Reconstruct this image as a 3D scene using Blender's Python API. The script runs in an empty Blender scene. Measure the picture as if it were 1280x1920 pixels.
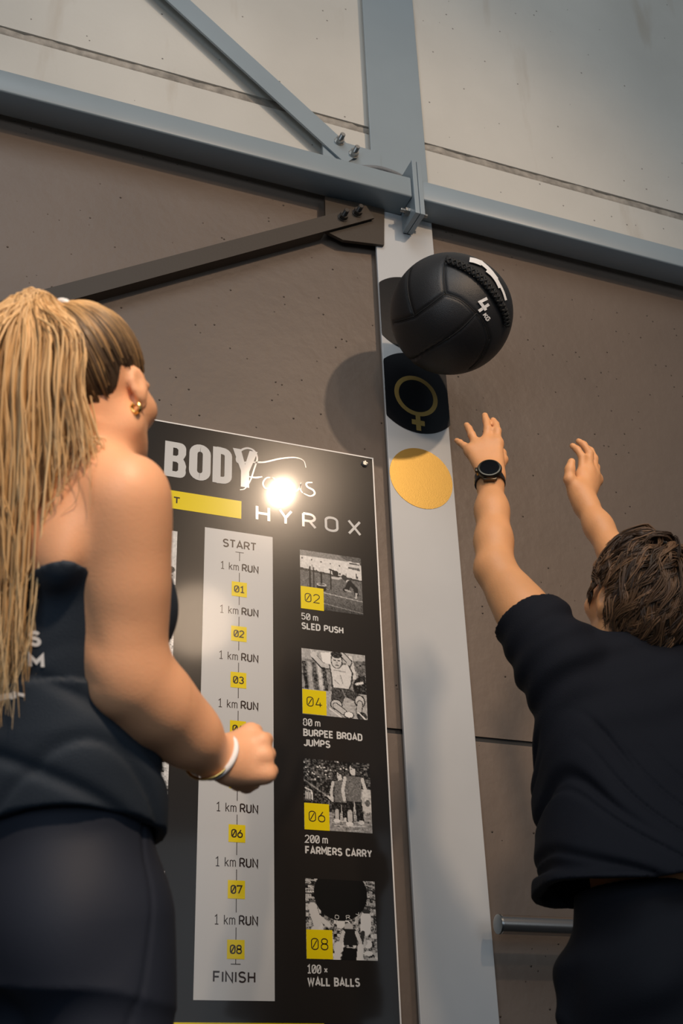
import bpy, bmesh, math, random
import numpy as np
from mathutils import Vector, Matrix

random.seed(7)
rng = np.random.default_rng(11)
SC = bpy.context.scene
COL = SC.collection

# ------------------------------------------------------------------ camera
YAW, PITCH, ROLL, FPX = math.radians(22.4785), math.radians(28.194), math.radians(-1.9957), 2293.0
CAM = np.array([0.0, 0.0, 0.6])
cf = np.array([math.sin(YAW) * math.cos(PITCH), math.cos(YAW) * math.cos(PITCH), math.sin(PITCH)])
cr = np.array([math.cos(YAW), -math.sin(YAW), 0.0])
cu = np.cross(cr, cf)
cr, cu = math.cos(ROLL) * cr + math.sin(ROLL) * cu, -math.sin(ROLL) * cr + math.cos(ROLL) * cu
cam = bpy.data.cameras.new('camera')
cam_o = bpy.data.objects.new('camera', cam)
COL.objects.link(cam_o)
m = Matrix.Identity(4)
for i in range(3):
    m[i][0], m[i][1], m[i][2], m[i][3] = cr[i], cu[i], -cf[i], CAM[i]
cam_o.matrix_world = m
cam.sensor_fit = 'VERTICAL'
cam.sensor_height = 36.0
cam.sensor_width = 24.0
cam.lens = FPX / 1920 * 36
cam.clip_start = 0.05
cam.dof.use_dof = True
cam.dof.focus_distance = 3.25
cam.dof.aperture_fstop = 6.5
SC.camera = cam_o

# ------------------------------------------------------------------ light
world = bpy.data.worlds.new('world')
SC.world = world
world.use_nodes = True
wb = world.node_tree.nodes['Background']
wb.inputs[0].default_value = (0.80, 0.90, 1.0, 1)
wb.inputs[1].default_value = 0.08


def lamp(name, kind, loc, target, energy, color, **kw):
    d = bpy.data.lights.new(name, kind)
    o = bpy.data.objects.new(name, d)
    COL.objects.link(o)
    o.location = loc
    o.rotation_euler = (Vector(target) - Vector(loc)).to_track_quat('-Z', 'Y').to_euler()
    d.energy = energy
    d.color = color
    for k, v in kw.items():
        setattr(d, k, v)
    return o


WARM = (1.0, 0.74, 0.52)
lamp('track_and_fill_spot', 'SPOT', (2.41, -1.10, 4.67), (1.20, 2.9, 3.05), 285, WARM, shadow_soft_size=0.06, spot_size=math.radians(56), spot_blend=1.0)
lamp('track_and_fill_spot', 'SPOT', (2.46, -3.40, 4.67), (0.8, 2.9, 2.7), 130, WARM, shadow_soft_size=0.30, spot_size=math.radians(50), spot_blend=1.0)
lamp('track_and_fill_spot', 'SPOT', (-1.1, -2.0, 4.7), (0.6, 2.9, 3.0), 95, WARM, shadow_soft_size=0.45, spot_size=math.radians(62), spot_blend=1.0)  # soft warm fill added from the left, apart from the track row
lamp('track_and_fill_spot', 'SPOT', (0.15, -3.6, 4.5), (0.22, 1.42, 1.29), 1480, WARM, shadow_soft_size=0.20, spot_size=math.radians(11.5), spot_blend=0.7)  # added narrow spot that brightens only the woman's back and arm
lamp('track_and_fill_spot', 'SPOT', (-0.2, -4.5, 4.6), (1.24, 2.05, 2.10), 780, WARM, shadow_soft_size=0.3, spot_size=math.radians(17), spot_blend=1.0)  # added narrow spot that brightens the man's raised arms
lamp('rooflight_daylight', 'AREA', (-0.5, -2.2, 7.2), (1.2, 2.9, 3.2), 150, (0.86, 0.94, 1.0), shape='RECTANGLE', size=4.0, size_y=3.0)
lamp('window_and_fill_daylight', 'AREA', (3.3, -4.2, 1.9), (1.0, 2.9, 1.2), 25, (0.78, 0.89, 1.0), shape='RECTANGLE', size=2.2, size_y=2.4)
lamp('window_and_fill_daylight', 'AREA', (-2.6, -3.2, 1.7), (0.6, 2.0, 1.1), 80, (0.72, 0.86, 1.0), shape='RECTANGLE', size=2.2, size_y=2.2)  # cool fill added low on the left to lift the dark clothes
SC.view_settings.view_transform = 'Standard'
SC.view_settings.look = 'None'
SC.view_settings.exposure = 0.0
SC.view_settings.gamma = 1.0
SC.view_settings.use_curve_mapping = False


# ------------------------------------------------------------------ helpers
def ray(px, py):
    return cf * FPX + cr * (px - 640) - cu * (py - 960)


def at(px, py, dep):                                   # point seen at a pixel, at a depth along the view axis
    return CAM + ray(px, py) * (dep / FPX)


def on_y(px, py, y):                                   # point seen at a pixel, on the plane of that y
    d = ray(px, py)
    return CAM + d * ((y - CAM[1]) / d[1])


def smooth(me, ang=None):
    me.polygons.foreach_set('use_smooth', [True] * len(me.polygons))
    if ang is not None:
        me.set_sharp_from_angle(angle=ang)


def link(name, me, mat=None, parent=None):
    o = bpy.data.objects.new(name, me)
    COL.objects.link(o)
    if mat is not None:
        for mm in (mat if isinstance(mat, (list, tuple)) else [mat]):
            me.materials.append(mm)
    if parent is not None:
        o.parent = parent
    return o


def mesh(name, V, F, mat=None, parent=None, sm=False, ang=None):
    me = bpy.data.meshes.new(name)
    me.from_pydata([tuple(map(float, v)) for v in V], [], [tuple(map(int, f)) for f in F])
    me.validate()
    me.update()
    if sm:
        smooth(me, ang)
    return link(name, me, mat, parent)


def tag(o, label, cat=None, group=None):
    o['label'] = label
    if cat:
        o['category'] = cat
    if group:
        o['group'] = group
    return o


def struct(o):
    o['kind'] = 'structure'
    return o


def empty(name, loc):
    o = bpy.data.objects.new(name, None)
    COL.objects.link(o)
    o.location = loc
    o.empty_display_size = 0.1
    return o


def adopt(child, root):                                # parent, keeping the child where it is in the world
    child.parent = root
    child.matrix_parent_inverse = Matrix.Translation(-Vector(root.location))


class MB:
    """collects solids into one bmesh"""
    def __init__(s):
        s.bm = bmesh.new()

    def box(s, lo, hi, bev=0.0, M=None):
        lo, hi = Vector(lo), Vector(hi)
        r = bmesh.ops.create_cube(s.bm, size=1)
        vs = r['verts']
        for v in vs:
            v.co = Vector([(lo[i] + hi[i]) / 2 + v.co[i] * (hi[i] - lo[i]) for i in range(3)])
        if bev:
            es = list({e for v in vs for e in v.link_edges})
            rr = bmesh.ops.bevel(s.bm, geom=es, offset=bev, segments=2, profile=0.5, affect='EDGES')
            vs = list({v for v in rr['verts']} | {v for v in vs if v.is_valid})
        if M is not None:
            for v in vs:
                v.co = M @ v.co
        return s

    def prism(s, poly, d, M=None):                     # polygon in xy, extruded along z by d
        b = [s.bm.verts.new((p[0], p[1], 0)) for p in poly]
        t = [s.bm.verts.new((p[0], p[1], d)) for p in poly]
        n = len(poly)
        s.bm.faces.new(b[::-1])
        s.bm.faces.new(t)
        for i in range(n):
            s.bm.faces.new((b[i], b[(i + 1) % n], t[(i + 1) % n], t[i]))
        if M is not None:
            for v in b + t:
                v.co = M @ v.co
        return s

    def lathe(s, prof, n=24, M=None):                  # profile (r, z) around z
        rings = []
        for (r_, z_) in prof:
            rings.append([s.bm.verts.new((r_ * math.cos(2 * math.pi * i / n), r_ * math.sin(2 * math.pi * i / n), z_)) for i in range(n)])
        for a, b in zip(rings, rings[1:]):
            for i in range(n):
                s.bm.faces.new((a[i], a[(i + 1) % n], b[(i + 1) % n], b[i]))
        s.bm.faces.new(rings[0][::-1])
        s.bm.faces.new(rings[-1])
        if M is not None:
            for rg in rings:
                for v in rg:
                    v.co = M @ v.co
        return s

    def build(s, name, mat, parent=None, sm=False, ang=0.6):
        bmesh.ops.recalc_face_normals(s.bm, faces=s.bm.faces)
        me = bpy.data.meshes.new(name)
        s.bm.to_mesh(me)
        s.bm.free()
        if sm:
            smooth(me, ang)
        return link(name, me, mat, parent)


def frame(o, z, x=None):                               # matrix: origin o, local z along z, local x near x
    z = Vector(z).normalized()
    x = Vector(x) if x is not None else (Vector((0, 0, 1)) if abs(z.z) < 0.9 else Vector((1, 0, 0)))
    x = (x - z * x.dot(z)).normalized()
    y = z.cross(x)
    mm = Matrix.Identity(4)
    for i in range(3):
        mm[i][0], mm[i][1], mm[i][2], mm[i][3] = x[i], y[i], z[i], o[i]
    return mm


def tube_arrays(P, R, n=8, cap=True, flat=None):
    """swept tube along points P with radii R; flat = (width factor, thickness factor)"""
    P = np.asarray(P, float)
    R = np.broadcast_to(np.asarray(R, float), (len(P),))
    T = np.gradient(P, axis=0)
    T /= np.linalg.norm(T, axis=1)[:, None] + 1e-12
    up = np.array([0, 0, 1.0]) if abs(T[0][2]) < 0.9 else np.array([1.0, 0, 0])
    N = np.cross(T[0], up)
    N /= np.linalg.norm(N)
    V = []
    a = np.arange(n) * 2 * math.pi / n
    for i in range(len(P)):
        N = N - T[i] * (N @ T[i])
        N /= np.linalg.norm(N) + 1e-12
        B = np.cross(T[i], N)
        V.append(P[i] + R[i] * (np.cos(a)[:, None] * N + np.sin(a)[:, None] * B))
    V = np.concatenate(V)
    F = []
    for i in range(len(P) - 1):
        for j in range(n):
            F.append((i * n + j, i * n + (j + 1) % n, (i + 1) * n + (j + 1) % n, (i + 1) * n + j))
    if cap:
        F.append(tuple(range(n))[::-1])
        F.append(tuple((len(P) - 1) * n + j for j in range(n)))
    return V, F


def catmull(P, n):
    P = np.asarray(P, float)
    Q = np.vstack([2 * P[0] - P[1], P, 2 * P[-1] - P[-2]])
    out = []
    t = np.linspace(0, len(P) - 1, n)
    for x in t:
        i = min(int(x), len(P) - 2)
        s = x - i
        a, b, c, d = Q[i], Q[i + 1], Q[i + 2], Q[i + 3]
        out.append(0.5 * (2 * b + (c - a) * s + (2 * a - 5 * b + 4 * c - d) * s * s + (3 * b - 3 * c + d - a) * s ** 3))
    return np.array(out)


# ------------------------------------------------------------------ materials
def mat(name, color, rough=0.5, metal=0.0, var=0.0, vscale=6.0, bump=0.0, bscale=80.0, spec=0.5, sss=0.0, attr=None, coat=0.0, sheen=0.0):
    mt = bpy.data.materials.new(name)
    mt.use_nodes = True
    nt = mt.node_tree
    b = nt.nodes['Principled BSDF']
    b.inputs['Base Color'].default_value = (*color, 1)
    b.inputs['Roughness'].default_value = rough
    b.inputs['Metallic'].default_value = metal
    b.inputs['Specular IOR Level'].default_value = spec
    b.inputs['Coat Weight'].default_value = coat
    b.inputs['Coat Roughness'].default_value = 0.07
    b.inputs['Sheen Weight'].default_value = sheen
    if sss:
        b.inputs['Subsurface Weight'].default_value = sss
        b.inputs['Subsurface Radius'].default_value = (1.0, 0.35, 0.18)
        b.inputs['Subsurface Scale'].default_value = 0.012
    tc = nt.nodes.new('ShaderNodeTexCoord')
    if attr:
        a = nt.nodes.new('ShaderNodeAttribute')
        a.attribute_name = attr
        nt.links.new(a.outputs['Color'], b.inputs['Base Color'])
    elif var:
        n = nt.nodes.new('ShaderNodeTexNoise')
        n.inputs['Scale'].default_value = vscale
        n.inputs['Detail'].default_value = 6
        nt.links.new(tc.outputs['Object'], n.inputs['Vector'])
        r = nt.nodes.new('ShaderNodeValToRGB')
        r.color_ramp.elements[0].position = 0.3
        r.color_ramp.elements[1].position = 0.7
        r.color_ramp.elements[0].color = (*[c * (1 - var) for c in color], 1)
        r.color_ramp.elements[1].color = (*[min(1, c * (1 + var)) for c in color], 1)
        nt.links.new(n.outputs['Fac'], r.inputs['Fac'])
        nt.links.new(r.outputs['Color'], b.inputs['Base Color'])
    if bump:
        n = nt.nodes.new('ShaderNodeTexNoise')
        n.inputs['Scale'].default_value = bscale
        n.inputs['Detail'].default_value = 4
        nt.links.new(tc.outputs['Object'], n.inputs['Vector'])
        bp = nt.nodes.new('ShaderNodeBump')
        bp.inputs['Strength'].default_value = bump
        bp.inputs['Distance'].default_value = 0.004
        nt.links.new(n.outputs['Fac'], bp.inputs['Height'])
        nt.links.new(bp.outputs['Normal'], b.inputs['Normal'])
    return mt


def painted_wall():
    mt = mat('taupe_painted_concrete', (0.156, 0.119, 0.094), 0.45, var=0.10, vscale=1.6, spec=0.27)
    nt = mt.node_tree
    b = nt.nodes['Principled BSDF']
    tc = nt.nodes.new('ShaderNodeTexCoord')
    n1 = nt.nodes.new('ShaderNodeTexNoise')
    n1.inputs['Scale'].default_value = 28
    n1.inputs['Detail'].default_value = 7
    v = nt.nodes.new('ShaderNodeTexVoronoi')
    v.inputs['Scale'].default_value = 30
    r = nt.nodes.new('ShaderNodeMapRange')
    r.inputs['From Min'].default_value = 0.0
    r.inputs['From Max'].default_value = 0.10
    r.inputs['To Min'].default_value = 1.0
    r.inputs['To Max'].default_value = 0.0
    n2 = nt.nodes.new('ShaderNodeTexNoise')
    n2.inputs['Scale'].default_value = 9
    gt = nt.nodes.new('ShaderNodeMath')
    gt.operation = 'GREATER_THAN'
    gt.inputs[1].default_value = 0.50
    mu = nt.nodes.new('ShaderNodeMath')
    mu.operation = 'MULTIPLY'
    ad = nt.nodes.new('ShaderNodeMath')
    ad.operation = 'MULTIPLY_ADD'
    ad.inputs[1].default_value = 3.0
    half = nt.nodes.new('ShaderNodeMath')
    half.operation = 'MULTIPLY'
    half.inputs[1].default_value = 0.55
    bp = nt.nodes.new('ShaderNodeBump')
    bp.inputs['Strength'].default_value = 0.8
    bp.inputs['Distance'].default_value = 0.005
    for x in (n1, v, n2):
        nt.links.new(tc.outputs['Object'], x.inputs['Vector'])
    nt.links.new(v.outputs['Distance'], r.inputs['Value'])
    nt.links.new(n2.outputs['Fac'], gt.inputs[0])
    nt.links.new(r.outputs['Result'], mu.inputs[0])
    nt.links.new(gt.outputs[0], mu.inputs[1])
    nt.links.new(mu.outputs[0], ad.inputs[0])
    nt.links.new(n1.outputs['Fac'], half.inputs[0])
    nt.links.new(half.outputs[0], ad.inputs[2])
    nt.links.new(ad.outputs[0], bp.inputs['Height'])
    nt.links.new(bp.outputs['Normal'], b.inputs['Normal'])
    return mt


def bare_concrete():
    mt = mat('bare_precast_concrete', (0.52, 0.495, 0.445), 0.8, var=0.10, vscale=1.3, bump=0.25, bscale=60)
    nt = mt.node_tree
    b = nt.nodes['Principled BSDF']
    src = b.inputs['Base Color'].links[0].from_socket
    tc = nt.nodes.new('ShaderNodeTexCoord')
    # small air holes
    v = nt.nodes.new('ShaderNodeTexVoronoi')
    v.inputs['Scale'].default_value = 16
    lt = nt.nodes.new('ShaderNodeMath')
    lt.operation = 'LESS_THAN'
    lt.inputs[1].default_value = 0.055
    # rusty water stains, stretched downwards
    mp = nt.nodes.new('ShaderNodeMapping')
    mp.inputs['Scale'].default_value = (5, 5, 0.9)
    n = nt.nodes.new('ShaderNodeTexNoise')
    n.inputs['Scale'].default_value = 1.4
    n.inputs['Detail'].default_value = 5
    rp = nt.nodes.new('ShaderNodeValToRGB')
    rp.color_ramp.elements[0].position = 0.62
    rp.color_ramp.elements[1].position = 0.82
    m1 = nt.nodes.new('ShaderNodeMix')
    m1.data_type = 'RGBA'
    m1.inputs['B'].default_value = (0.30, 0.22, 0.14, 1)
    m2 = nt.nodes.new('ShaderNodeMix')
    m2.data_type = 'RGBA'
    m2.inputs['B'].default_value = (0.17, 0.15, 0.13, 1)
    nt.links.new(tc.outputs['Object'], v.inputs['Vector'])
    nt.links.new(tc.outputs['Object'], mp.inputs['Vector'])
    nt.links.new(mp.outputs['Vector'], n.inputs['Vector'])
    nt.links.new(n.outputs['Fac'], rp.inputs['Fac'])
    sc = nt.nodes.new('ShaderNodeMath')
    sc.operation = 'MULTIPLY'
    sc.inputs[1].default_value = 0.55
    nt.links.new(rp.outputs['Color'], sc.inputs[0])
    nt.links.new(sc.outputs[0], m1.inputs['Factor'])
    nt.links.new(src, m1.inputs['A'])
    nt.links.new(v.outputs['Distance'], lt.inputs[0])
    nt.links.new(lt.outputs[0], m2.inputs['Factor'])
    nt.links.new(m1.outputs['Result'], m2.inputs['A'])
    nt.links.new(m2.outputs['Result'], b.inputs['Base Color'])
    return mt


def skin_mat(name, c):
    mt = mat(name, c, 0.48, var=0.09, vscale=9, bump=0.10, bscale=260, sss=0.12, spec=0.4)
    return mt


M_WALL = painted_wall()
M_CONC = bare_concrete()
M_MORTAR = mat('mortar_joint', (0.30, 0.27, 0.23), 0.9, var=0.35, vscale=25, bump=0.8, bscale=90)
M_GROOVE = mat('black_joint_sealant', (0.012, 0.011, 0.010), 0.6)
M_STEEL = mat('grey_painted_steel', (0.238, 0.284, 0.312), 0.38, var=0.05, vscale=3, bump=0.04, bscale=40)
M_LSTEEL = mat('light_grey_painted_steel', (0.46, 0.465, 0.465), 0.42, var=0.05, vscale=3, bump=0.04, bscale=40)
M_BROWN = mat('brown_painted_steel', (0.050, 0.038, 0.028), 0.5, bump=0.08, bscale=120, spec=0.3)
M_ZINC = mat('zinc_plated_steel', (0.40, 0.39, 0.37), 0.35, 0.9, var=0.15, vscale=60)
M_DZINC = mat('dark_painted_bolt', (0.05, 0.042, 0.035), 0.35, 0.3)
M_HOSE = mat('grey_corrugated_conduit', (0.16, 0.165, 0.17), 0.6)
M_BLACKV = mat('black_vinyl', (0.008, 0.0085, 0.010), 0.24, bump=0.03, bscale=60)
M_GOLD = mat('brushed_gold_foil', (0.42, 0.27, 0.07), 0.40, 0.8, bump=0.05, bscale=350)
M_GOLDP = mat('gold_print', (0.50, 0.33, 0.10), 0.38, 0.6)
M_CHROME = mat('brushed_stainless_steel', (0.62, 0.58, 0.54), 0.24, 1.0)
M_CAP = mat('steel_end_cap', (0.30, 0.32, 0.33), 0.3, 1.0)
M_FLOOR = mat('black_rubber_floor', (0.03, 0.03, 0.032), 0.85, var=0.3, vscale=150)
M_PANEL = mat('dark_brown_board_face', (0.020, 0.017, 0.0150), 0.21, bump=0.016, bscale=800, spec=0.17, coat=0.20)
M_EDGE = mat('white_board_edge', (0.78, 0.74, 0.70), 0.4)
M_STRIP = mat('white_print', (0.57, 0.56, 0.545), 0.21, bump=0.016, bscale=800, spec=0.17, coat=0.20)
M_YEL = mat('yellow_print', (0.80, 0.61, 0.006), 0.21, bump=0.016, bscale=800, spec=0.17, coat=0.20)
M_INK = mat('dark_ink', (0.035, 0.022, 0.018), 0.21, bump=0.016, bscale=800, spec=0.17, coat=0.20)
M_LTEXT = mat('light_grey_ink', (0.64, 0.62, 0.59), 0.085, spec=0.3, bump=0.03, bscale=700)
M_PHOTO = mat('printed_photo', (0.5, 0.5, 0.5), 0.21, attr='tone', bump=0.016, bscale=800, spec=0.17, coat=0.20)
M_BALL = mat('black_synthetic_leather', (0.014, 0.0135, 0.0145), 0.46, bump=0.22, bscale=420)
M_SEAM = mat('black_seam_thread', (0.006, 0.006, 0.006), 0.7)
M_WPRINT = mat('white_rubber_print', (0.80, 0.78, 0.76), 0.5)
M_SKIN_M = skin_mat('tanned_skin', (0.74, 0.355, 0.155))
M_SKIN_W = skin_mat('warm_tanned_skin', (0.79, 0.40, 0.215))
M_TEE = mat('black_cotton_jersey', (0.0105, 0.0113, 0.0160), 0.8, bump=0.25, bscale=500, spec=0.15)
M_SHORTS = mat('black_woven_nylon', (0.0085, 0.0092, 0.0130), 0.75, bump=0.15, bscale=400, spec=0.15)
M_TANK = mat('black_navy_tank_fabric', (0.0220, 0.0305, 0.0430), 0.7, bump=0.2, bscale=500, spec=0.25)
M_LEGG = mat('dark_navy_legging_fabric', (0.0130, 0.0165, 0.0270), 0.65, bump=0.1, bscale=600, spec=0.25)
M_HAIR = mat('hair_strands', (0.3, 0.2, 0.1), 0.42, attr='tone', spec=0.4)
M_SHOE = mat('dark_trainer_fabric', (0.03, 0.03, 0.035), 0.7)
M_SOLE = mat('white_rubber_sole', (0.7, 0.7, 0.7), 0.6)
M_WATCH = mat('black_watch_resin', (0.010, 0.010, 0.011), 0.35)
M_DIAL = mat('black_watch_glass', (0.002, 0.002, 0.003), 0.05)
M_BEZEL = mat('dark_watch_bezel', (0.07, 0.06, 0.045), 0.3, 0.9)
M_ORANGE = mat('orange_watch_accent', (0.75, 0.28, 0.02), 0.4)
M_JEWEL = mat('polished_gold', (0.90, 0.58, 0.18), 0.2, 1.0)
M_BAND = mat('white_elastic_band', (0.78, 0.76, 0.74), 0.7)
M_EYE = mat('eye_white', (0.75, 0.73, 0.70), 0.2)
M_IRIS = mat('brown_iris', (0.06, 0.03, 0.015), 0.2)

# ------------------------------------------------------------------ setting
YW = 2.91         # wall face
YF = 2.88         # front face of the column flange
ZL = 3.50         # where the painted wall meets the bare concrete (behind the beam)


def wall_boxes(name, x0, x1, z0, z1, mt):
    return struct(MB().box((x0, YW, z0), (x1, YW + 0.2, z1)).build(name, mt))


o = MB()
o.box((-4.5, YW, 0), (6.5, YW + 0.2, 1.630))
o.box((-4.5, YW, 1.645), (6.5, YW + 0.2, ZL))
o.box((-4.5, YW + 0.014, 1.62), (6.5, YW + 0.19, 1.66))
struct(o.build('wall_lower', M_WALL))
struct(MB().box((-4.5, YW + 0.006, 1.6305), (6.5, YW + 0.0135, 1.6445)).build('trim_1', M_GROOVE))
o = MB()
o.box((-4.5, YW, ZL), (6.5, YW + 0.2, 3.842))
o.box((-4.5, YW, 3.880), (6.5, YW + 0.2, 7.0))
o.box((-4.5, YW + 0.012, 3.83), (6.5, YW + 0.19, 3.89))
struct(o.build('wall_upper', M_CONC))


def mortar():
    n = 500
    xs = np.linspace(-4.5, 6.5, n)
    V, F = [], []
    for i, x in enumerate(xs):
        e0 = 0.003 * math.sin(x * 23) * random.random() + random.uniform(-.0015, .0015)
        e1 = 0.004 * math.sin(x * 31 + 1) * random.random() + random.uniform(-.002, .002)
        y = YW + 0.0045 + random.uniform(-.002, .002)
        V += [(x, YW + 0.0118, 3.843 + abs(e0) * .2), (x, y, 3.846 + e0), (x, y + random.uniform(-.001, .002), 3.861), (x, y, 3.876 + e1), (x, YW + 0.0118, 3.8795)]
    for i in range(n - 1):
        for j in range(4):
            F.append((i * 5 + j, (i + 1) * 5 + j, (i + 1) * 5 + j + 1, i * 5 + j + 1))
    return mesh('trim_2', V, F, M_MORTAR, sm=True)


struct(mortar())
struct(MB().box((-4.5, -6, -0.1), (6.5, YW, 0)).build('floor', M_FLOOR))

# ------------------------------------------------------------------ column
CX0, CX1 = 1.351, 1.566
col = empty('steel_column', ((CX0 + CX1) / 2, YF + 0.01, 0))
tag(col, 'tall grey painted steel column carrying the round wall ball targets', 'column')
ZP = 3.512
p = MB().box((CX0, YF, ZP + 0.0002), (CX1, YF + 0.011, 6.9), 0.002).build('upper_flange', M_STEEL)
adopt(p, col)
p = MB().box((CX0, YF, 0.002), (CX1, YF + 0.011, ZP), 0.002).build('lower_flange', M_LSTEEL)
p['label'] = 'light grey painted flange'
adopt(p, col)
p = MB().box(((CX0 + CX1) / 2 - 0.005, YF + 0.011, 0.002), ((CX0 + CX1) / 2 + 0.005, YW - 0.0005, 6.9)).build('web', M_STEEL)
adopt(p, col)


# round targets on the flange
def disc(name, cx, cz, rx, rz, th, mt, x0=None, x1=None, rc=0.0):
    pts = []
    for i in range(96):
        a = 2 * math.pi * i / 96
        x, z = cx + rx * math.cos(a), cz + rz * math.sin(a)
        if x0 is not None:
            x = max(x, x0)
        if x1 is not None:
            x = min(x, x1)
        pts.append((x, z))
    q = [pts[0]]
    for a in pts[1:]:
        if (a[0] - q[-1][0]) ** 2 + (a[1] - q[-1][1]) ** 2 > 1e-8:
            q.append(a)
    V = [(a, YF - th, b) for a, b in q] + [(a, YF - 0.0002, b) for a, b in q]
    n = len(q)
    F = [tuple(range(n))] + [(i, n + i, n + (i + 1) % n, (i + 1) % n) for i in range(n)]
    return mesh(name, V, F, mt)


t = disc('gold_target', 1.4565, 2.431, 0.1045, 0.1045, 0.0012, M_GOLD)
tag(t, 'plain shiny gold round target on the grey column, lowest of three', 'target')
t = disc('wall_ball_target', 1.4585, 2.741, 0.149, 0.149, 0.0020, M_BLACKV, CX0 + 0.001, CX1 + 0.0045)
tag(t, 'black round target with a gold female symbol, just below the ball', 'target')


def ring_arrays(cx, cz, r0, r1, y, n=64, sx=1.0):
    V, F = [], []
    for i in range(n):
        a = 2 * math.pi * i / n
        for r_ in (r0, r1):
            V.append((cx + sx * r_ * math.cos(a), y, cz + r_ * math.sin(a)))
    for i in range(n):
        j = (i + 1) % n
        F.append((2 * i, 2 * i + 1, 2 * j + 1, 2 * j))
    return V, F


def sym_female():
    y = YF - 0.0028
    V, F = ring_arrays(1.4575, 2.728, 0.0595, 0.0745, y)
    b = len(V)
    for (x0, x1, z0, z1) in ((1.4505, 1.4665, 2.600, 2.656), (1.4365, 1.4504, 2.620, 2.638), (1.4666, 1.4805, 2.620, 2.638)):
        k = len(V)
        V += [(x0, y - .0001, z0), (x1, y - .0001, z0), (x1, y - .0001, z1), (x0, y - .0001, z1)]
        F.append((k, k + 1, k + 2, k + 3))
    return mesh('female_symbol', V, F, M_GOLDP, t)


sym_female()
t3 = disc('wall_ball_target', 1.4585, 3.047, 0.149, 0.149, 0.0020, M_BLACKV, CX0 + 0.001, CX1 + 0.0045)
tag(t3, 'black round target half hidden behind the flying ball, topmost of three', 'target')


# ------------------------------------------------------------------ bolts
def bolt(o, axis, r=0.011, shank=0.022, mt=M_ZINC, parent=None, name='bolt'):
    M = frame(o, axis)
    b = MB()
    b.lathe([(r * 1.75, -0.001), (r * 1.75, 0.0025)], 24, M)
    hexa = [(r * 1.45 * math.cos(k * math.pi / 3), r * 1.45 * math.sin(k * math.pi / 3)) for k in range(6)]
    b.prism(hexa, 0.0135, M @ Matrix.Translation((0, 0, 0.0026)))
    prof = [(r * 0.86, 0.002)]
    z = 0.0162
    while z < 0.0162 + shank:
        prof += [(r * 0.86, z), (r * 0.76, z + 0.001)]
        z += 0.0022
    prof.append((r * 0.7, z))
    b.lathe(prof, 16, M)
    ob = b.build(name, mt, sm=True)
    if parent is not None:
        adopt(ob, parent)
    return ob


# ------------------------------------------------------------------ horizontal beam (two lengths joined by end plates)
BY0, BZ0, BS = 2.780, 3.4645, 0.0865


def beam(name, x0, x1, plate_side, label):
    root = empty(name, ((x0 + x1) / 2, BY0 + BS / 2 - 0.004, BZ0))
    tag(root, label, 'steel beam')
    p = MB().box((x0, BY0, BZ0), (x1, YF - 0.0008, BZ0 + BS), 0.006).build('tube', M_STEEL, sm=True, ang=0.9)
    adopt(p, root)
    xa, xb = (x1, x1 + 0.0165) if plate_side > 0 else (x0 - 0.0165, x0)
    p = MB().box((xa, BY0 - 0.012, 3.386), (xb, YF - 0.006, 3.621), 0.0012).build('end_plate', M_STEEL)
    adopt(p, root)
    for (yy, zz) in ((2.815, BZ0 - 0.036), (2.838, BZ0 + BS + 0.036)):
        bx = xa if plate_side > 0 else xb
        bolt((bx, yy, zz), (-plate_side, 0, 0), 0.0085, 0.014, M_ZINC, root)
    return root


beam('steel_beam', -4.4, 1.4490, 1, 'grey horizontal steel beam left of the bolted joint at the column')
beam('steel_beam', 1.4845, 6.4, -1, 'grey horizontal steel beam right of the bolted joint at the column')


# ------------------------------------------------------------------ upper grey brace with gusset
def flat_plate(poly_xz, y0, y1, mt, name):
    M = Matrix(((1, 0, 0, 0), (0, 0, -1, y1), (0, 1, 0, 0), (0, 0, 0, 1)))
    return MB().prism(poly_xz, y1 - y0, M).build(name, mt)


def gusset(name, poly, y0, y1, mt, label):
    g = flat_plate(poly, y0, y1, mt, name)
    return tag(g, label, 'steel plate')


gusset('gusset_plate', [(1.165, 3.575), (1.3805, 3.575), (1.3805, 3.723), (1.222, 3.727), (1.165, 3.700)], YF - 0.012, YF - 0.0005, M_STEEL,
       'small grey gusset plate joining the upper brace to the column')


def brace(name, a, b, w, y0, leg, mt, label, bolts, bmat, leg_side):
    """angle bar from a to b (x, z): a face of width w, and a leg going back to the wall along one edge"""
    a, b = Vector((a[0], 0, a[1])), Vector((b[0], 0, b[1]))
    d = (b - a).normalized()
    n = Vector((-d.z, 0, d.x))
    root = empty(name, ((a + b) / 2) + Vector((0, y0, 0)))
    tag(root, label, 'steel brace')
    poly = [a - n * w / 2, b - n * w / 2, b + n * w / 2, a + n * w / 2]
    adopt(flat_plate([(q.x, q.z) for q in poly], y0, y0 + 0.008, mt, 'bar'), root)
    if leg:
        e = leg_side * w / 2
        a2 = a
        b2 = b - d * leg[1]
        poly = [a2 + n * e, b2 + n * e, b2 + n * (e - leg_side * 0.008), a2 + n * (e - leg_side * 0.008)]
        adopt(flat_plate([(q.x, q.z) for q in poly], y0 + 0.0081, y0 + leg[0], mt, 'leg_flange'), root)
    for q in bolts:
        bolt((q[0], y0, q[1]), (0, -1, 0), 0.0105, 0.020, bmat, root)
    return root


brace('diagonal_brace', (0.16, 4.585), (1.268, 3.648), 0.078, 2.858, None, M_STEEL,
      'grey diagonal brace rising left from the column over bare concrete', [(1.222, 3.712), (1.274, 3.672)], M_ZINC, 1)
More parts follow.
